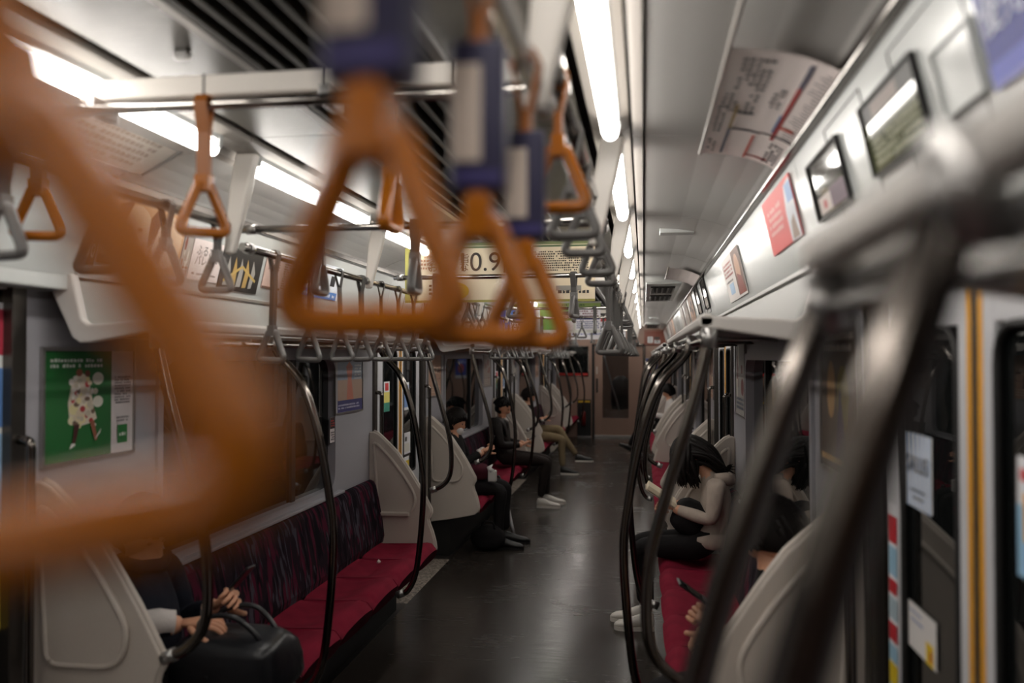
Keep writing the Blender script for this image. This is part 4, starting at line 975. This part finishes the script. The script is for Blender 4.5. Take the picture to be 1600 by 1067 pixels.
def head_geo(mb, c, R, size=1.0, ears=True):
    """face looks along local +x of R; c is the centre of the skull"""
    c = Vector(c); nu, nv = 28, 20; vs = []
    for i in range(nv + 1):
        ph = math.pi * i / nv; z = math.cos(ph); rad = math.sin(ph)
        for j in range(nu):
            th = 2 * math.pi * j / nu; x, y = rad * math.cos(th), rad * math.sin(th)
            X, Y, Z = x * .094, y * .074, z * .118
            if z < 0:           # jaw narrows, chin comes forward
                k = -z; Y *= 1 - .38 * k ** 1.3; X = X * (1 - .34 * k) + .022 * k
            if x > .3:          # face: flatten, brow, eye sockets, nose, lips
                fr = (x - .3) / .7
                X -= .008 * fr
                nose = math.exp(-(y / .20) ** 2) * math.exp(-((z + .22) / .20) ** 2); X += .026 * nose * fr
                eye = math.exp(-((abs(y) - .38) / .17) ** 2) * math.exp(-((z - .04) / .12) ** 2); X -= .010 * eye * fr
                lip = math.exp(-(y / .26) ** 2) * math.exp(-((z + .56) / .07) ** 2); X += .007 * lip * fr
                X += .005 * math.exp(-((z - .22) / .1) ** 2) * fr
            vs.append(c + R @ (Vector((X, Y, Z)) * size))
    fs = [(i * nu + j, (i + 1) * nu + j, (i + 1) * nu + (j + 1) % nu, i * nu + (j + 1) % nu) for i in range(nv) for j in range(nu)]
    mb.add(vs, fs, True)
    if ears:
        for s in (-1, 1): mb.ball(c + R @ (Vector((-.008, s * .073, -.012)) * size), [.018 * size, .009 * size, .030 * size], 10, 8, R)
def hand_geo(mb, wrist, d, up, side, curl=.6, size=1.0, spread=1.0):
    """five fingered hand: d from the wrist to the knuckles, up = back of the hand, side +1/-1 where the thumb leaves"""
    w = Vector(wrist); d = Vector(d).normalized(); up = Vector(up); up = (up - d * up.dot(d)).normalized(); s = d.cross(up) * side
    k = size
    # palm
    mb.tube([w - d * .02 * k, w + d * .02 * k, w + d * .055 * k, w + d * .088 * k], [.024 * k, .031 * k, .039 * k, .036 * k], 12, flatten=(.46, 1.0) if abs(up.z) > -1 else None)
    for q, (off, L) in enumerate(((.027, .072), (.009, .082), (-.009, .077), (-.026, .060))):
        p = w + (d * .083 + s * off) * k; a = curl * (.75 + .08 * q); pts = [p]; dirv = d + s * (off * 1.5 * spread)
        dirv.normalize()
        for sg in (.42, .33, .25):
            dirv = (Quaternion(d.cross(up).normalized(), -a) @ dirv).normalized(); a *= 1.05
            pts.append(pts[-1] + dirv * L * sg * k)
        mb.tube(spline(pts, 3), [.0092 * k * (1 - .028 * i) for i in range(10)], 8)
        mb.ball(pts[-1], .0066 * k, 8, 6)
    p = w + (d * .028 + s * .028) * k; dv = (d * .75 + s * .75 - up * .25).normalized(); pts = [p]
    for sg, b in ((.032, 0), (.030, .35), (.024, .35)):
        dv = (dv + d * b - up * b * .5 * curl).normalized(); pts.append(pts[-1] + dv * sg * k)
    mb.tube(spline(pts, 3), [.0125 * k * (1 - .035 * i) for i in range(10)], 8); mb.ball(pts[-1], .0085 * k, 8, 6)
def shoe_geo(mb, heel, d, L=.27, w=.048, sole=1):
    """upper slot 0, sole slot 1"""
    h = Vector(heel); d = Vector(d); d.z = 0 if abs(d.z) < .05 else d.z; d.normalize(); up = Vector((0, 0, 1)); up = (up - d * up.dot(d)).normalized(); s = d.cross(up)
    def ring(t, ww, z0, z1, n=12):
        return [h + d * (t * L) + s * (ww * math.cos(a)) + up * (z0 + (z1 - z0) * (.5 + .5 * math.sin(a)) if True else 0) for a in [2 * math.pi * i / n for i in range(n)]]
    prof = [(0.0, .55, .02, .085), (.03, .75, .014, .105), (.15, .80, .014, .110), (.32, .80, .014, .102), (.5, .88, .014, .082), (.7, 1.0, .014, .064), (.86, .92, .014, .055), (.96, .6, .016, .042), (1.0, .25, .02, .03)]
    vs = []; n = 12
    for t, ww, z0, z1 in prof: vs += ring(t, ww * w, z0, z1)
    fs = [(i * n + j, i * n + (j + 1) % n, (i + 1) * n + (j + 1) % n, (i + 1) * n + j) for i in range(len(prof) - 1) for j in range(n)] + [tuple(range(n))[::-1], tuple((len(prof) - 1) * n + j for j in range(n))]
    mb.cur = 0; mb.add(vs, fs, True)
    mb.cur = 1; out = []
    for t, ww, _, _ in prof: out.append(h + d * (t * L) + s * ww * w * 1.06)
    out += [h + d * (t * L) - s * ww * w * 1.06 for t, ww, _, _ in prof[::-1]]
    N = len(out); mb.add([p + up * 0.0 for p in out] + [p + up * .022 for p in out], [tuple(range(N))[::-1], tuple(N + i for i in range(N))] + [(i, (i + 1) % N, N + (i + 1) % N, N + i) for i in range(N)])
def hair_cap(mb, c, R, size=1.0, front=.35, low=-.25, seed=0, thick=1.10):
    """shell of short hair: covers the skull behind the hairline"""
    c = Vector(c); rr = random.Random(seed); nu, nv = 36, 18; vs = []
    for i in range(nv + 1):
        ph = math.pi * .78 * i / nv
        for j in range(nu):
            th = 2 * math.pi * j / nu; x, y, z = math.sin(ph) * math.cos(th), math.sin(ph) * math.sin(th), math.cos(ph)
            cut = front if x > 0 else low
            zz = z; 
            lim = front * max(0, x) ** .6 + low * (1 - max(0, x) ** .6)
            k = thick + rr.uniform(-.012, .025)
            if z < lim: k = max(.86, k - (lim - z) * 1.6)
            ph2 = math.acos(max(-1, min(1, zz))); r2 = math.sin(ph2)
            vs.append(c + R @ (Vector((r2 * math.cos(th) * .100 - .006, r2 * math.sin(th) * .080, zz * .122)) * size * k))
    mb.add(vs, [(i * nu + j, (i + 1) * nu + j, (i + 1) * nu + (j + 1) % nu, i * nu + (j + 1) % nu) for i in range(nv) for j in range(nu)], True)
    # loose locks break up the edge
    for q in range(46):
        th = rr.uniform(-math.pi, math.pi); x = math.cos(th); z0 = rr.uniform(.2, .8); r0 = math.sqrt(1 - z0 * z0)
        lim = (front - .12) if x > .2 else (low - .05); z1 = max(lim, z0 - .7); r1 = math.sqrt(1 - min(.99, z1 * z1))
        p = [Vector((r * math.cos(th) * .106 - .006, r * math.sin(th) * .085, z * .126)) * size for r, z in ((r0, z0), ((r0 + r1) / 2 * 1.06, (z0 + z1) / 2), (r1 * 1.06, z1))]
        mb.tube([c + R @ v for v in p], [.012 * size, .011 * size, .002], 5)
def person(lab, loc, rz, V, mats, head, hands, build_extra, reg=None, levels=2):
    """V joint dict; mats: [torso, legs, skin]; head (centre, R, size) ; hands list of args"""
    t = empty('person', loc, rz); tag(t, lab, 'person')
    E_ = [('pelvis', 'waist'), ('waist', 'chest'), ('chest', 'neckbase'), ('neckbase', 'neck'), ('neck', 'skull')]
    R_ = ['torso', 'torso', 'torso', 'skin', 'skin']
    for s in 'LR':
        E_ += [('chest', 'sho' + s), ('sho' + s, 'elb' + s), ('elb' + s, 'cuf' + s), ('cuf' + s, 'wri' + s), ('pelvis', 'hip' + s), ('hip' + s, 'kne' + s), ('kne' + s, 'cal' + s), ('cal' + s, 'ank' + s)]
        R_ += ['torso', 'torso', 'torso', 'skin', 'legs', 'legs', 'legs', 'legs']
    V = dict(V); 
    for s in 'LR':
        e_, w_ = Vector(V['elb' + s][0]), Vector(V['wri' + s][0]); V['cuf' + s] = (tuple(e_.lerp(w_, .82)), .036)
        k_, a_ = Vector(V['kne' + s][0]), Vector(V['ank' + s][0]); V['cal' + s] = (tuple(k_.lerp(a_, .35) + Vector((-.015, 0, 0))), .056)
    order = ['pelvis'] + [k for k in V if k != 'pelvis']; V = {k: V[k] for k in order}
    me = skin_body(V, E_, levels)
    idx = {'torso': 0, 'legs': 1, 'skin': 2}
    segs = [(Vector(V[a][0]), Vector(V[b][0]), idx[r]) for (a, b), r in zip(E_, R_)]
    zcut = V['pelvis'][0][2] + .06
    mb = MB(); vs = [v.co.copy() for v in me.vertices]; 
    base = len(mb.v); mb.v += [tuple(v) for v in vs]
    for p in me.polygons:
        c = Vector(p.center); m = min(segs, key=lambda q: seg_dist(c, q[0], q[1]))[2]
        mb.f.append(tuple(p.vertices)); mb.m.append(m); mb.sm.append(True)
    mb.cur = 2
    head_geo(mb, *head[:3])
    for h in hands: hand_geo(mb, *h)
    body = mb.build('body', mats, t)
    c, R, sz = head[0], head[1], head[2]
    f = MB()
    for s in (-1, 1): f.ball(Vector(c) + R @ (Vector((.0765, s * .029, .004)) * sz), [.006 * sz, .013 * sz, .007 * sz], 8, 6, R)
    f.build('eyes', mat('eye_dark', (30, 22, 20), .3), t)
    f = MB(); f.ball(Vector(c) + R @ (Vector((.088, 0, -.066)) * sz), [.005 * sz, .022 * sz, .005 * sz], 10, 6, R); f.build('mouth', mat('lips', (150, 84, 76), .5), t)
    build_extra(t)
    return t
def Rot(yaw=0, pitch=0, roll=0):     # pitch > 0 looks down
    return (Matrix.Rotation(yaw, 3, 'Z') @ Matrix.Rotation(pitch, 3, 'Y') @ Matrix.Rotation(roll, 3, 'X'))
def phone(t_or_none, p, d, n, lab, L=.14, W=.07):
    """a phone as its own thing: p centre, d long axis, n screen normal"""
    o = empty('smartphone', p); tag(o, lab, 'phone', 'smartphones in hands')
    d = Vector(d).normalized(); n = Vector(n); n = (n - d * n.dot(d)).normalized(); s = d.cross(n)
    def blk(l, w_, a, b): return [s * (x * w_) + d * (y * l) + n * z for z in (a, b) for x, y in ((-.5, -.5), (.5, -.5), (.5, .5), (-.5, .5))]
    F = [(0, 3, 2, 1), (4, 5, 6, 7), (0, 1, 5, 4), (1, 2, 6, 5), (2, 3, 7, 6), (3, 0, 4, 7)]
    MB().add(blk(L, W, -.004, .004), F).build('case', mat('phone_black', (20, 20, 22), .3), o, .003)
    MB().add(blk(L * .94, W * .92, .004, .0048), F).build('glass_front', M_glass, o)
def cloth(name, c, rough=.85, **k): return mat(name, c, rough, spec=.2, bump=.6, bscale=22, var=.16, scale=14, **k)
C_beige = cloth('jacket_beige', (176, 162, 150)); C_black = cloth('black_cloth', (26, 24, 25)); C_black2 = cloth('black_jacket', (34, 29, 28), .55); C_trous = cloth('brown_black_trousers', (40, 33, 31))
C_khaki = cloth('khaki_cloth', (128, 112, 86)); C_shirt = cloth('pale_shirt', (206, 200, 196)); C_navy = cloth('navy_cloth', (30, 32, 42)); C_brown = cloth('brown_cloth', (110, 66, 40))
M_shoew = mat('white_leather', (214, 208, 200), .5); M_sole = mat('sole_white', (222, 216, 208), .6); M_shoeb = mat('black_shoe', (22, 21, 21), .4)
def base_joints(**k):
    V = {'pelvis': ((0, 0, .57), (.12, .145)), 'waist': ((-.015, 0, .70), (.105, .13)), 'chest': ((-.03, 0, .885), (.105, .135)), 'neckbase': ((.0, 0, 1.005), .058), 'neck': ((.02, 0, 1.05), .048), 'skull': ((.04, 0, 1.11), .05),
         'shoL': ((-.03, .175, .955), .062), 'shoR': ((-.03, -.175, .955), .062), 'elbL': ((.05, .225, .71), .048), 'elbR': ((.05, -.225, .71), .048), 'wriL': ((.26, .10, .74), .027), 'wriR': ((.26, -.10, .74), .027),
         'hipL': ((.06, .09, .555), .088), 'hipR': ((.06, -.09, .555), .088), 'kneL': ((.46, .10, .52), .064), 'kneR': ((.46, -.10, .52), .064), 'ankL': ((.46, .10, .11), .040), 'ankR': ((.46, -.10, .11), .040)}
    V.update(k); return V
def shoes(t, pts, m1, m2, L=.27):
    for (hp, d) in pts:
        mb = MB(); shoe_geo(mb, hp, d, L); o = mb.build('shoe', [m1, m2], t)

# woman reading on the near right bench (faces -x, so local x runs to the aisle)
def woman_extra(t):
    rr = random.Random(11); c = Vector((.085, 0, 1.10)); R = Rot(0, .95); mb = MB()
    hair_cap(mb, c, R, 1.0, .55, -.35, 4, 1.12)
    # long hair: locks from the crown falling to both sides of the face and over the back
    for q in range(190):
        th = rr.uniform(-math.pi, math.pi); ph = rr.uniform(.15, 1.2)
        top = c + R @ Vector((math.sin(ph) * math.cos(th) * .108, math.sin(ph) * math.sin(th) * .088, math.cos(ph) * .130))
        sidey = (.078 + rr.uniform(0, .02)) * (1 if math.sin(th) > 0 else -1)
        if rr.random() < .66:
            e = Vector((c.x + rr.uniform(-.05, .10), sidey * rr.uniform(.6, 1.1), rr.uniform(.905, .95)))
            mid = (top + e) / 2 + Vector((rr.uniform(-.01, .02), sidey * .35, .02))
        else:
            e = Vector((-.10 + rr.uniform(-.03, .02), rr.uniform(-.02, .09), rr.uniform(.97, 1.03))); mid = (top + e) / 2 + Vector((-.02, sidey * .3, .035))
        mb.tube(spline([top, mid, e], 4), [.013, .014, .015, .015, .014, .013, .011, .008, .002], 5)
    for q in range(9):
        a = Vector((-.11, .045, 1.01)); e = a + Vector((rr.uniform(-.06, -.01), rr.uniform(-.01, .05), rr.uniform(-.02, .05))); mb.tube([a, (a + e) / 2 + Vector((0, 0, .01)), e], [.008, .006, .001], 5)
    mb.build('hair', M_hair, t)
    # hood and collar of the jacket
    mb = MB(); mb.tube([(-.10, -.10, .985), (-.125, -.04, .965), (-.135, .03, .955), (-.11, .10, .975), (-.04, .115, .985)], [.028, .038, .04, .036, .02], 9); mb.build('hood', C_beige, t)
    mb = MB(); mb.tube([(.075, .09, .60), (.06, .135, .595), (-.02, .15, .60), (-.10, .13, .60), (-.13, .08, .60)], [.004, .022, .034, .034, .02], 10, flatten=(1.4, .5)); mb.build('jacket_hem', C_beige, t)
    shoes(t, [((.315, -.07, 0.0), (1, .04, 0)), ((.345, -.22, 0.0), (1, -.06, 0))], M_shoew, M_sole, .25)
    mb = MB(); 
    for k in range(5): mb.tube([(.395 + k * .02, -.092, .090 - k * .006), (.395 + k * .02, -.042, .090 - k * .006)], .0035, 5)
    mb.build('laces', M_sole, t)
VW = base_joints(pelvis=((0, 0, .565), (.115, .14)), waist=((-.07, 0, .68), (.10, .12)), chest=((-.075, 0, .86), (.098, .125)), neckbase=((-.01, 0, .985), .052), neck=((.02, 0, 1.02), .044), skull=((.06, 0, 1.07), .05),
                 shoL=((-.045, .155, .945), .058), shoR=((-.045, -.155, .945), .058), elbL=((-.02, .20, .735), .05), elbR=((-.02, -.20, .735), .05), wriL=((.205, .075, .785), .024), wriR=((.205, -.075, .785), .024),
                 kneL=((.41, .05, .545), .064), kneR=((.42, -.12, .545), .062), ankL=((.35, -.07, .12), .038), ankR=((.385, -.22, .12), .038))
person('woman in a beige jacket with long black hair reading on the right bench', (.375, 5.42, 0), math.pi, VW, [C_beige, C_black, M_skin], ((.085, 0, 1.10), Rot(0, .95), .98),
       [((.205, .075, .785), (.9, -.35, .12), (.3, .8, .4), -1, .5, .85), ((.205, -.075, .785), (.9, .35, .12), (.3, -.8, .4), 1, .5, .85)], woman_extra)
bk = empty('open_book', (.10, 5.42, .835)); tag(bk, 'open book with cream pages in the reading woman\'s hands', 'book')
for s in (-1, 1):
    q = [Vector((0, 0, 0)), Vector((0, s * .11, .02))]; mb = MB(); A_ = Vector((-.085, 0, .055)); B_ = Vector((.085, 0, -.055)); n_ = Vector((-.5, 0, -.85)).normalized()
    off = Vector((0, s * .112, .012))
    vs = [A_, B_, B_ + off, A_ + off]; vs = vs + [v + Vector((.012, 0, .022)) for v in vs]
    mb.add(vs, [(0, 3, 2, 1), (4, 5, 6, 7), (0, 1, 5, 4), (1, 2, 6, 5), (2, 3, 7, 6), (3, 0, 4, 7)]); mb.build('page_block', flat((226, 212, 186), .7), bk, .003)
    mb = MB(); vs = [v + Vector((-.004, 0, -.006)) for v in (A_ * 1.04, B_ * 1.04, B_ * 1.04 + off * 1.04, A_ * 1.04 + off * 1.04)]; mb.add(vs + [v + Vector((.002, 0, .003)) for v in vs], [(0, 3, 2, 1), (4, 5, 6, 7), (0, 1, 5, 4), (1, 2, 6, 5), (2, 3, 7, 6), (3, 0, 4, 7)]); mb.build('cover', flat((190, 176, 160), .6), bk)
def soft_bag(name, lab, loc, rx, ry, rzh, m, strapdef=None, seed=1, squash=.75):
    t = empty(name, loc); tag(t, lab, 'bag'); rr = random.Random(seed); mb = MB(); nu, nv = 24, 16; vs = []
    ph_ = [rr.uniform(0, 6.28) for _ in range(6)]
    for i in range(nv + 1):
        a = math.pi * i / nv
        for j in range(nu):
            b = 2 * math.pi * j / nu; def_ = lambda v: math.copysign(abs(v) ** squash, v)
            k = 1 + .05 * math.sin(3 * b + ph_[0] + 2 * a) + .04 * math.sin(5 * a + ph_[1] + b * 2)
            vs.append((rx * def_(math.sin(a)) * def_(math.cos(b)) * k * (1 - .18 * (math.cos(a) > 0) * math.cos(a)), ry * def_(math.sin(a)) * def_(math.sin(b)) * k, rzh + rzh * def_(math.cos(a))))
    mb.add(vs, [(i * nu + j, (i + 1) * nu + j, (i + 1) * nu + (j + 1) % nu, i * nu + (j + 1) % nu) for i in range(nv) for j in range(nu)], True); mb.build('body', m, t)
    if strapdef:
        for q, pts in enumerate(strapdef): MB().tube(spline(pts, 5), .009, 8).build('handle', m, t)
    return t
soft_bag('backpack', 'black backpack on the reading woman\'s lap', (.235, 5.42, .625), .10, .13, .105, C_black, None, 3, .6).rotation_euler = (0, .35, 0)

# man in a black jacket looking at his phone, second left bench
def man_extra(t):
    mb = MB(); hair_cap(mb, (.02, 0, 1.125), Rot(0, .45), 1.0, .60, -.08, 9, 1.03); mb.build('hair', M_hair, t)
    mb = MB(); mb.tube([(.035, -.06, 1.0), (.075, 0, .965), (.035, .06, 1.0)], [.012, .016, .012], 7); mb.build('shirt_collar', C_shirt, t)
    mb = MB(); mb.tube([(-.06, -.085, .985), (.03, -.075, .985), (.07, -.03, .93), (.08, -.02, .80)], [.018, .02, .014, .01], 7); mb.tube([(-.06, .085, .985), (.03, .075, .985), (.07, .03, .93), (.08, .02, .80)], [.018, .02, .014, .01], 7); mb.build('jacket_lapels', C_black2, t)
    mb = MB()
    for s in (-1, 1): mb.tube([(.215, s * .105, .70), (.235, s * .095, .703)], [.034, .033], 10)
    mb.build('shirt_cuffs', C_shirt, t)
    shoes(t, [((.43, -.10, 0), (1, -.08, 0)), ((.47, .13, 0), (1, .1, 0))], M_shoew, M_sole)
VM = base_joints(chest=((-.02, 0, .885), (.12, .15)), waist=((-.01, 0, .70), (.12, .145)), kneL=((.53, .12, .52), .066), kneR=((.55, -.10, .52), .066), ankL=((.51, .13, .11), .042), ankR=((.47, -.10, .11), .042), wriL=((.265, .07, .705), .027), wriR=((.265, -.08, .705), .027), elbL=((.03, .24, .70), .062), elbR=((.03, -.24, .70), .062), shoL=((-.03, .185, .965), .068), shoR=((-.03, -.185, .965), .068))
person('man in a black jacket and white shoes looking at his phone, left', (-1.63, 9.85, 0), 0, VM, [C_black2, C_trous, M_skin], ((.02, 0, 1.125), Rot(0, .45), 1.0),
       [((.265, .07, .705), (.6, -.35, .25), (.2, .8, .2), -1, .6, .9), ((.265, -.08, .705), (.6, .35, .35), (.2, -.8, .2), 1, .6, .9)], man_extra)
phone(None, (-1.285, 9.83, .765), (.8, 0, .45), (-.45, 0, .8), 'dark phone in the black-jacketed man\'s hands')
# man behind the partition of the second left bench
def man2_extra(t):
    mb = MB(); hair_cap(mb, (.0, 0, 1.115), Rot(0, .35), 1.0, .45, -.4, 21, 1.1); mb.build('hair', M_hair, t)
    mb = MB(); c = Vector((.0, 0, 1.115)); R = Rot(0, .35)
    mb.ball(c + R @ Vector((.066, 0, -.068)), [.036, .056, .044], 14, 10, R); mb.build('face_mask', flat((214, 210, 208), .8), t)
    mb = MB()
    for s in (-1, 1): mb.tube([(.225, s * .085, .835), (.252, s * .075, .845)], [.037, .036], 10)
    mb.build('sleeve_cuffs', C_shirt, t)
    shoes(t, [((.38, -.12, 0), (1, -.05, 0)), ((.40, .12, 0), (1, .1, 0))], M_shoeb, M_shoeb)
V2 = base_joints(elbL=((.07, .22, .73), .05), elbR=((.07, -.22, .73), .05), wriL=((.275, .05, .855), .027), wriR=((.275, -.06, .855), .027), kneL=((.45, .14, .52), .07), kneR=((.45, -.12, .52), .07), ankL=((.44, .13, .11), .045), ankR=((.42, -.12, .11), .045))
person('masked person in dark clothes half hidden by a partition, second left bench', (-1.70, 7.72, 0), 0, V2, [C_black, C_black, M_skin], ((.0, 0, 1.115), Rot(0, .35), 1.0),
       [((.275, .05, .855), (.5, -.3, .3), (.3, .8, .1), -1, .9, .95), ((.275, -.06, .855), (.5, .3, .3), (.3, -.8, .1), 1, .9, .95)], man2_extra)
phone(None, (-1.36, 7.71, .925), (.3, 0, .9), (-.9, 0, .3), 'dark phone held up by the masked person')
soft_bag('shoulder_bag', 'dark wine shoulder bag on the masked person\'s lap', (-1.46, 7.62, .60), .10, .10, .075, cloth('dark_wine_cloth', (70, 24, 36)), None, 5)
soft_bag('floor_bag', 'black bag standing on the floor under the second left bench', (-1.36, 7.55, 0), .15, .10, .11, C_black, [[(-.05, -.09, .20), (-.03, -.1, .26), (.05, -.1, .26), (.07, -.09, .2)]], 8)
pk = empty('tissue_pack', (-1.335, 7.55, .60)); tag(pk, 'crumpled white plastic pouch on the masked person\'s knee', 'pouch')
mb = MB(); mb.box(-.03, .045, -.025, .025, 0, .10); mb.build('pouch', flat((206, 204, 200), .4), pk, .01)
mb = MB(); mb.tube([(0, 0, .09), (-.02, -.01, .125), (.01, 0, .15)], [.03, .022, .004], 7); mb.build('tuft', flat((222, 222, 222), .6), pk)
um = empty('umbrella', (-1.18, 7.9, .005)); tag(um, 'closed white umbrella leaning beside the masked person', 'umbrella')
mb = MB(); mb.tube([(0, 0, .06), (-.03, -.01, .16), (-.10, -.03, .46)], [.008, .017, .027], 10); mb.build('canopy', flat((206, 204, 206), .5), um)
mb = MB(); mb.tube([(.012, .003, 0), (0, 0, .07)], [.004, .006], 8); mb.build('tip', M_black, um)
mb = MB(); mb.tube(spline([(-.10, -.03, .45), (-.125, -.035, .56), (-.15, -.02, .60), (-.175, -.01, .56)], 5), .009, 8); mb.build('crook', M_black, um)
# person in khaki trousers with crossed legs, third left bench
def khaki_extra(t):
    mb = MB(); hair_cap(mb, (.02, 0, 1.13), Rot(0, .4), 1.0, .45, -.35, 31, 1.12); mb.build('hair', M_hair, t)
    shoes(t, [((.50, -.10, 0), (1, -.05, 0)), ((.70, .03, .17), (.95, .1, -.02))], M_shoeb, M_sole, .27)
VK = base_joints(kneR=((.53, -.10, .52), .072), ankR=((.53, -.10, .11), .048), kneL=((.47, -.02, .655), .070), ankL=((.72, .03, .27), .044), hipL=((.06, .09, .60), .09), wriL=((.24, .05, .80), .027), wriR=((.24, -.08, .80), .027))
person('person in khaki trousers with crossed legs, third left bench', (-1.70, 12.65, 0), 0, VK, [C_black, C_khaki, M_skin], ((.02, 0, 1.13), Rot(0, .4), 1.0),
       [((.24, .05, .80), (.6, -.3, .3), (.2, .8, .2), -1, .7, .9), ((.24, -.08, .80), (.6, .3, .3), (.2, -.8, .2), 1, .7, .9)], khaki_extra)
phone(None, (-1.38, 12.63, .875), (.5, 0, .8), (-.8, 0, .5), 'dark phone held by the person in khaki trousers')
# person on the near left bench behind the partition, hand on a bag
def near_extra(t):
    mb = MB(); hair_cap(mb, (-.02, 0, 1.10), Rot(-.2, .55), 1.0, .45, -.4, 41, 1.14); mb.build('hair', M_hair, t)
    mb = MB(); mb.tube([(-.07, -.07, 1.005), (-.075, .07, 1.005), (.03, .08, .995), (.06, 0, .985), (.03, -.08, .995)], .024, 8, closed=True); mb.build('collar', C_navy, t)
    mb = MB(); mb.tube(spline([(-.03, -.205, .815), (.05, -.16, .815), (.10, -.12, .825), (.155, -.082, .818)], 4), [.055, .056, .055, .052, .052, .053, .05, .047, .046, .047, .044, .042, .041], 12); mb.build('pale_sleeve', C_shirt, t)
    shoes(t, [((.42, -.11, 0), (1, -.05, 0)), ((.42, .11, 0), (1, .05, 0))], M_shoeb, M_shoeb)
VN = base_joints(chest=((-.05, 0, .87), (.10, .13)), elbR=((-.02, -.20, .80), .05), wriR=((.185, -.07, .815), .027), elbL=((.02, .22, .74), .05), wriL=((.205, .10, .825), .027), skull=((.0, 0, 1.08), .05), kneL=((.47, .13, .52), .075), kneR=((.47, -.10, .52), .075))
person('person in a pale shirt on the near left bench with a hand on a bag', (-1.70, 2.77, 0), 0, VN, [C_navy, C_black, M_skin], ((-.02, 0, 1.10), Rot(-.2, .55), 1.0),
       [((.185, -.07, .815), (.9, .12, .05), (.05, -.35, .95), 1, .55, 1.0), ((.205, .10, .825), (.7, -.2, .45), (-.2, .9, .2), -1, .8, 1.0)], near_extra)
phone(None, (-1.405, 2.86, .915), (.6, .1, .7), (-.7, 0, .6), 'black phone in the hand of the near left passenger')
tb = soft_bag('leather_tote', 'black leather tote bag on the near left passenger\'s lap', (-1.35, 2.74, .585), .20, .13, .10, mat('black_leather', (26, 27, 31), .33, bump=.25, bscale=25, var=.15, scale=6), [[(-.10, -.06, .17), (-.09, -.07, .25), (.02, -.08, .27), (.10, -.07, .21), (.13, -.06, .14)], [(-.10, .06, .17), (-.09, .07, .24), (.02, .08, .26), (.10, .07, .20), (.13, .06, .14)]], 13, .45)
MB().tube([(-.10, -.062, .175), (-.10, -.075, .19), (-.10, -.062, .205), (-.10, -.05, .19)], .004, 6, closed=True).build('ring', M_gold, tb)
MB().tube(spline([(-.09, -.09, .17), (-.07, -.11, .13), (-.04, -.12, .08)], 4), [.008] * 4 + [.012] * 4 + [.016], 7).build('tassel', mat('black_leather', (26, 27, 31), .33), tb)
# person on the near right bench: hand with a phone
def nr_extra(t):
    mb = MB(); hair_cap(mb, (.0, 0, 1.11), Rot(.1, .5), 1.0, .05, -.6, 51, 1.12); mb.build('hair', M_hair, t)
    shoes(t, [((.38, -.11, 0), (1, 0, 0)), ((.38, .11, 0), (1, 0, 0))], M_shoeb, M_shoeb)
VR = base_joints(elbL=((.02, .21, .72), .05), wriL=((.18, .06, .805), .027), elbR=((.02, -.21, .72), .05), wriR=((.16, -.09, .74), .027), kneL=((.40, .10, .52), .07), kneR=((.40, -.10, .52), .07), ankL=((.40, .1, .11), .042), ankR=((.40, -.1, .11), .042))
person('person in dark clothes on the near right bench holding a phone', (.43, 3.0, 0), math.pi, VR, [C_black, C_black, M_skin], ((.0, 0, 1.11), Rot(.1, .5), 1.0),
       [((.18, .06, .805), (.75, -.25, .35), (.2, .9, .2), -1, .8, 1.0), ((.16, -.09, .74), (.75, .25, .1), (.1, -.8, .4), 1, .6, 1.0)], nr_extra)
phone(None, (.168, 2.98, .905), (-.75, -.1, .55), (.55, 0, .75), 'black phone in the hand of the near right passenger')
soft_bag('brown_bag', 'small brown bag beside the near right passenger', (.46, 2.62, .475), .06, .10, .16, C_brown, None, 17)
# far right passenger with crossed legs
def far_extra(t):
    mb = MB(); hair_cap(mb, (.02, 0, 1.13), Rot(0, .4), 1.0, .42, -.6, 61, 1.16); mb.build('hair', M_hair, t)
    shoes(t, [((.40, .10, 0), (1, 0, 0)), ((.62, -.04, .10), (.85, 0, .5))], M_shoeb, M_shoeb, .26)
VF = base_joints(kneL=((.44, .10, .52), .066), kneR=((.46, .02, .67), .066), hipR=((.06, -.09, .60), .088), ankR=((.66, -.04, .22), .04), ankL=((.44, .10, .11), .04))
person('passenger with crossed legs and dark boots on the far right bench', (.42, 14.6, 0), math.pi, VF, [C_shirt, C_black, M_skin], ((.02, 0, 1.13), Rot(0, .4), 1.0),
       [((.26, .10, .74), (.7, -.3, .1), (.1, .3, .9), -1, .5, .9), ((.26, -.10, .74), (.7, .3, .1), (.1, -.3, .9), 1, .5, .9)], far_extra)
soft_bag('far_bag', 'brown bag on the far right passenger\'s lap', (.06, 14.55, .735), .09, .10, .07, C_brown, None, 19)
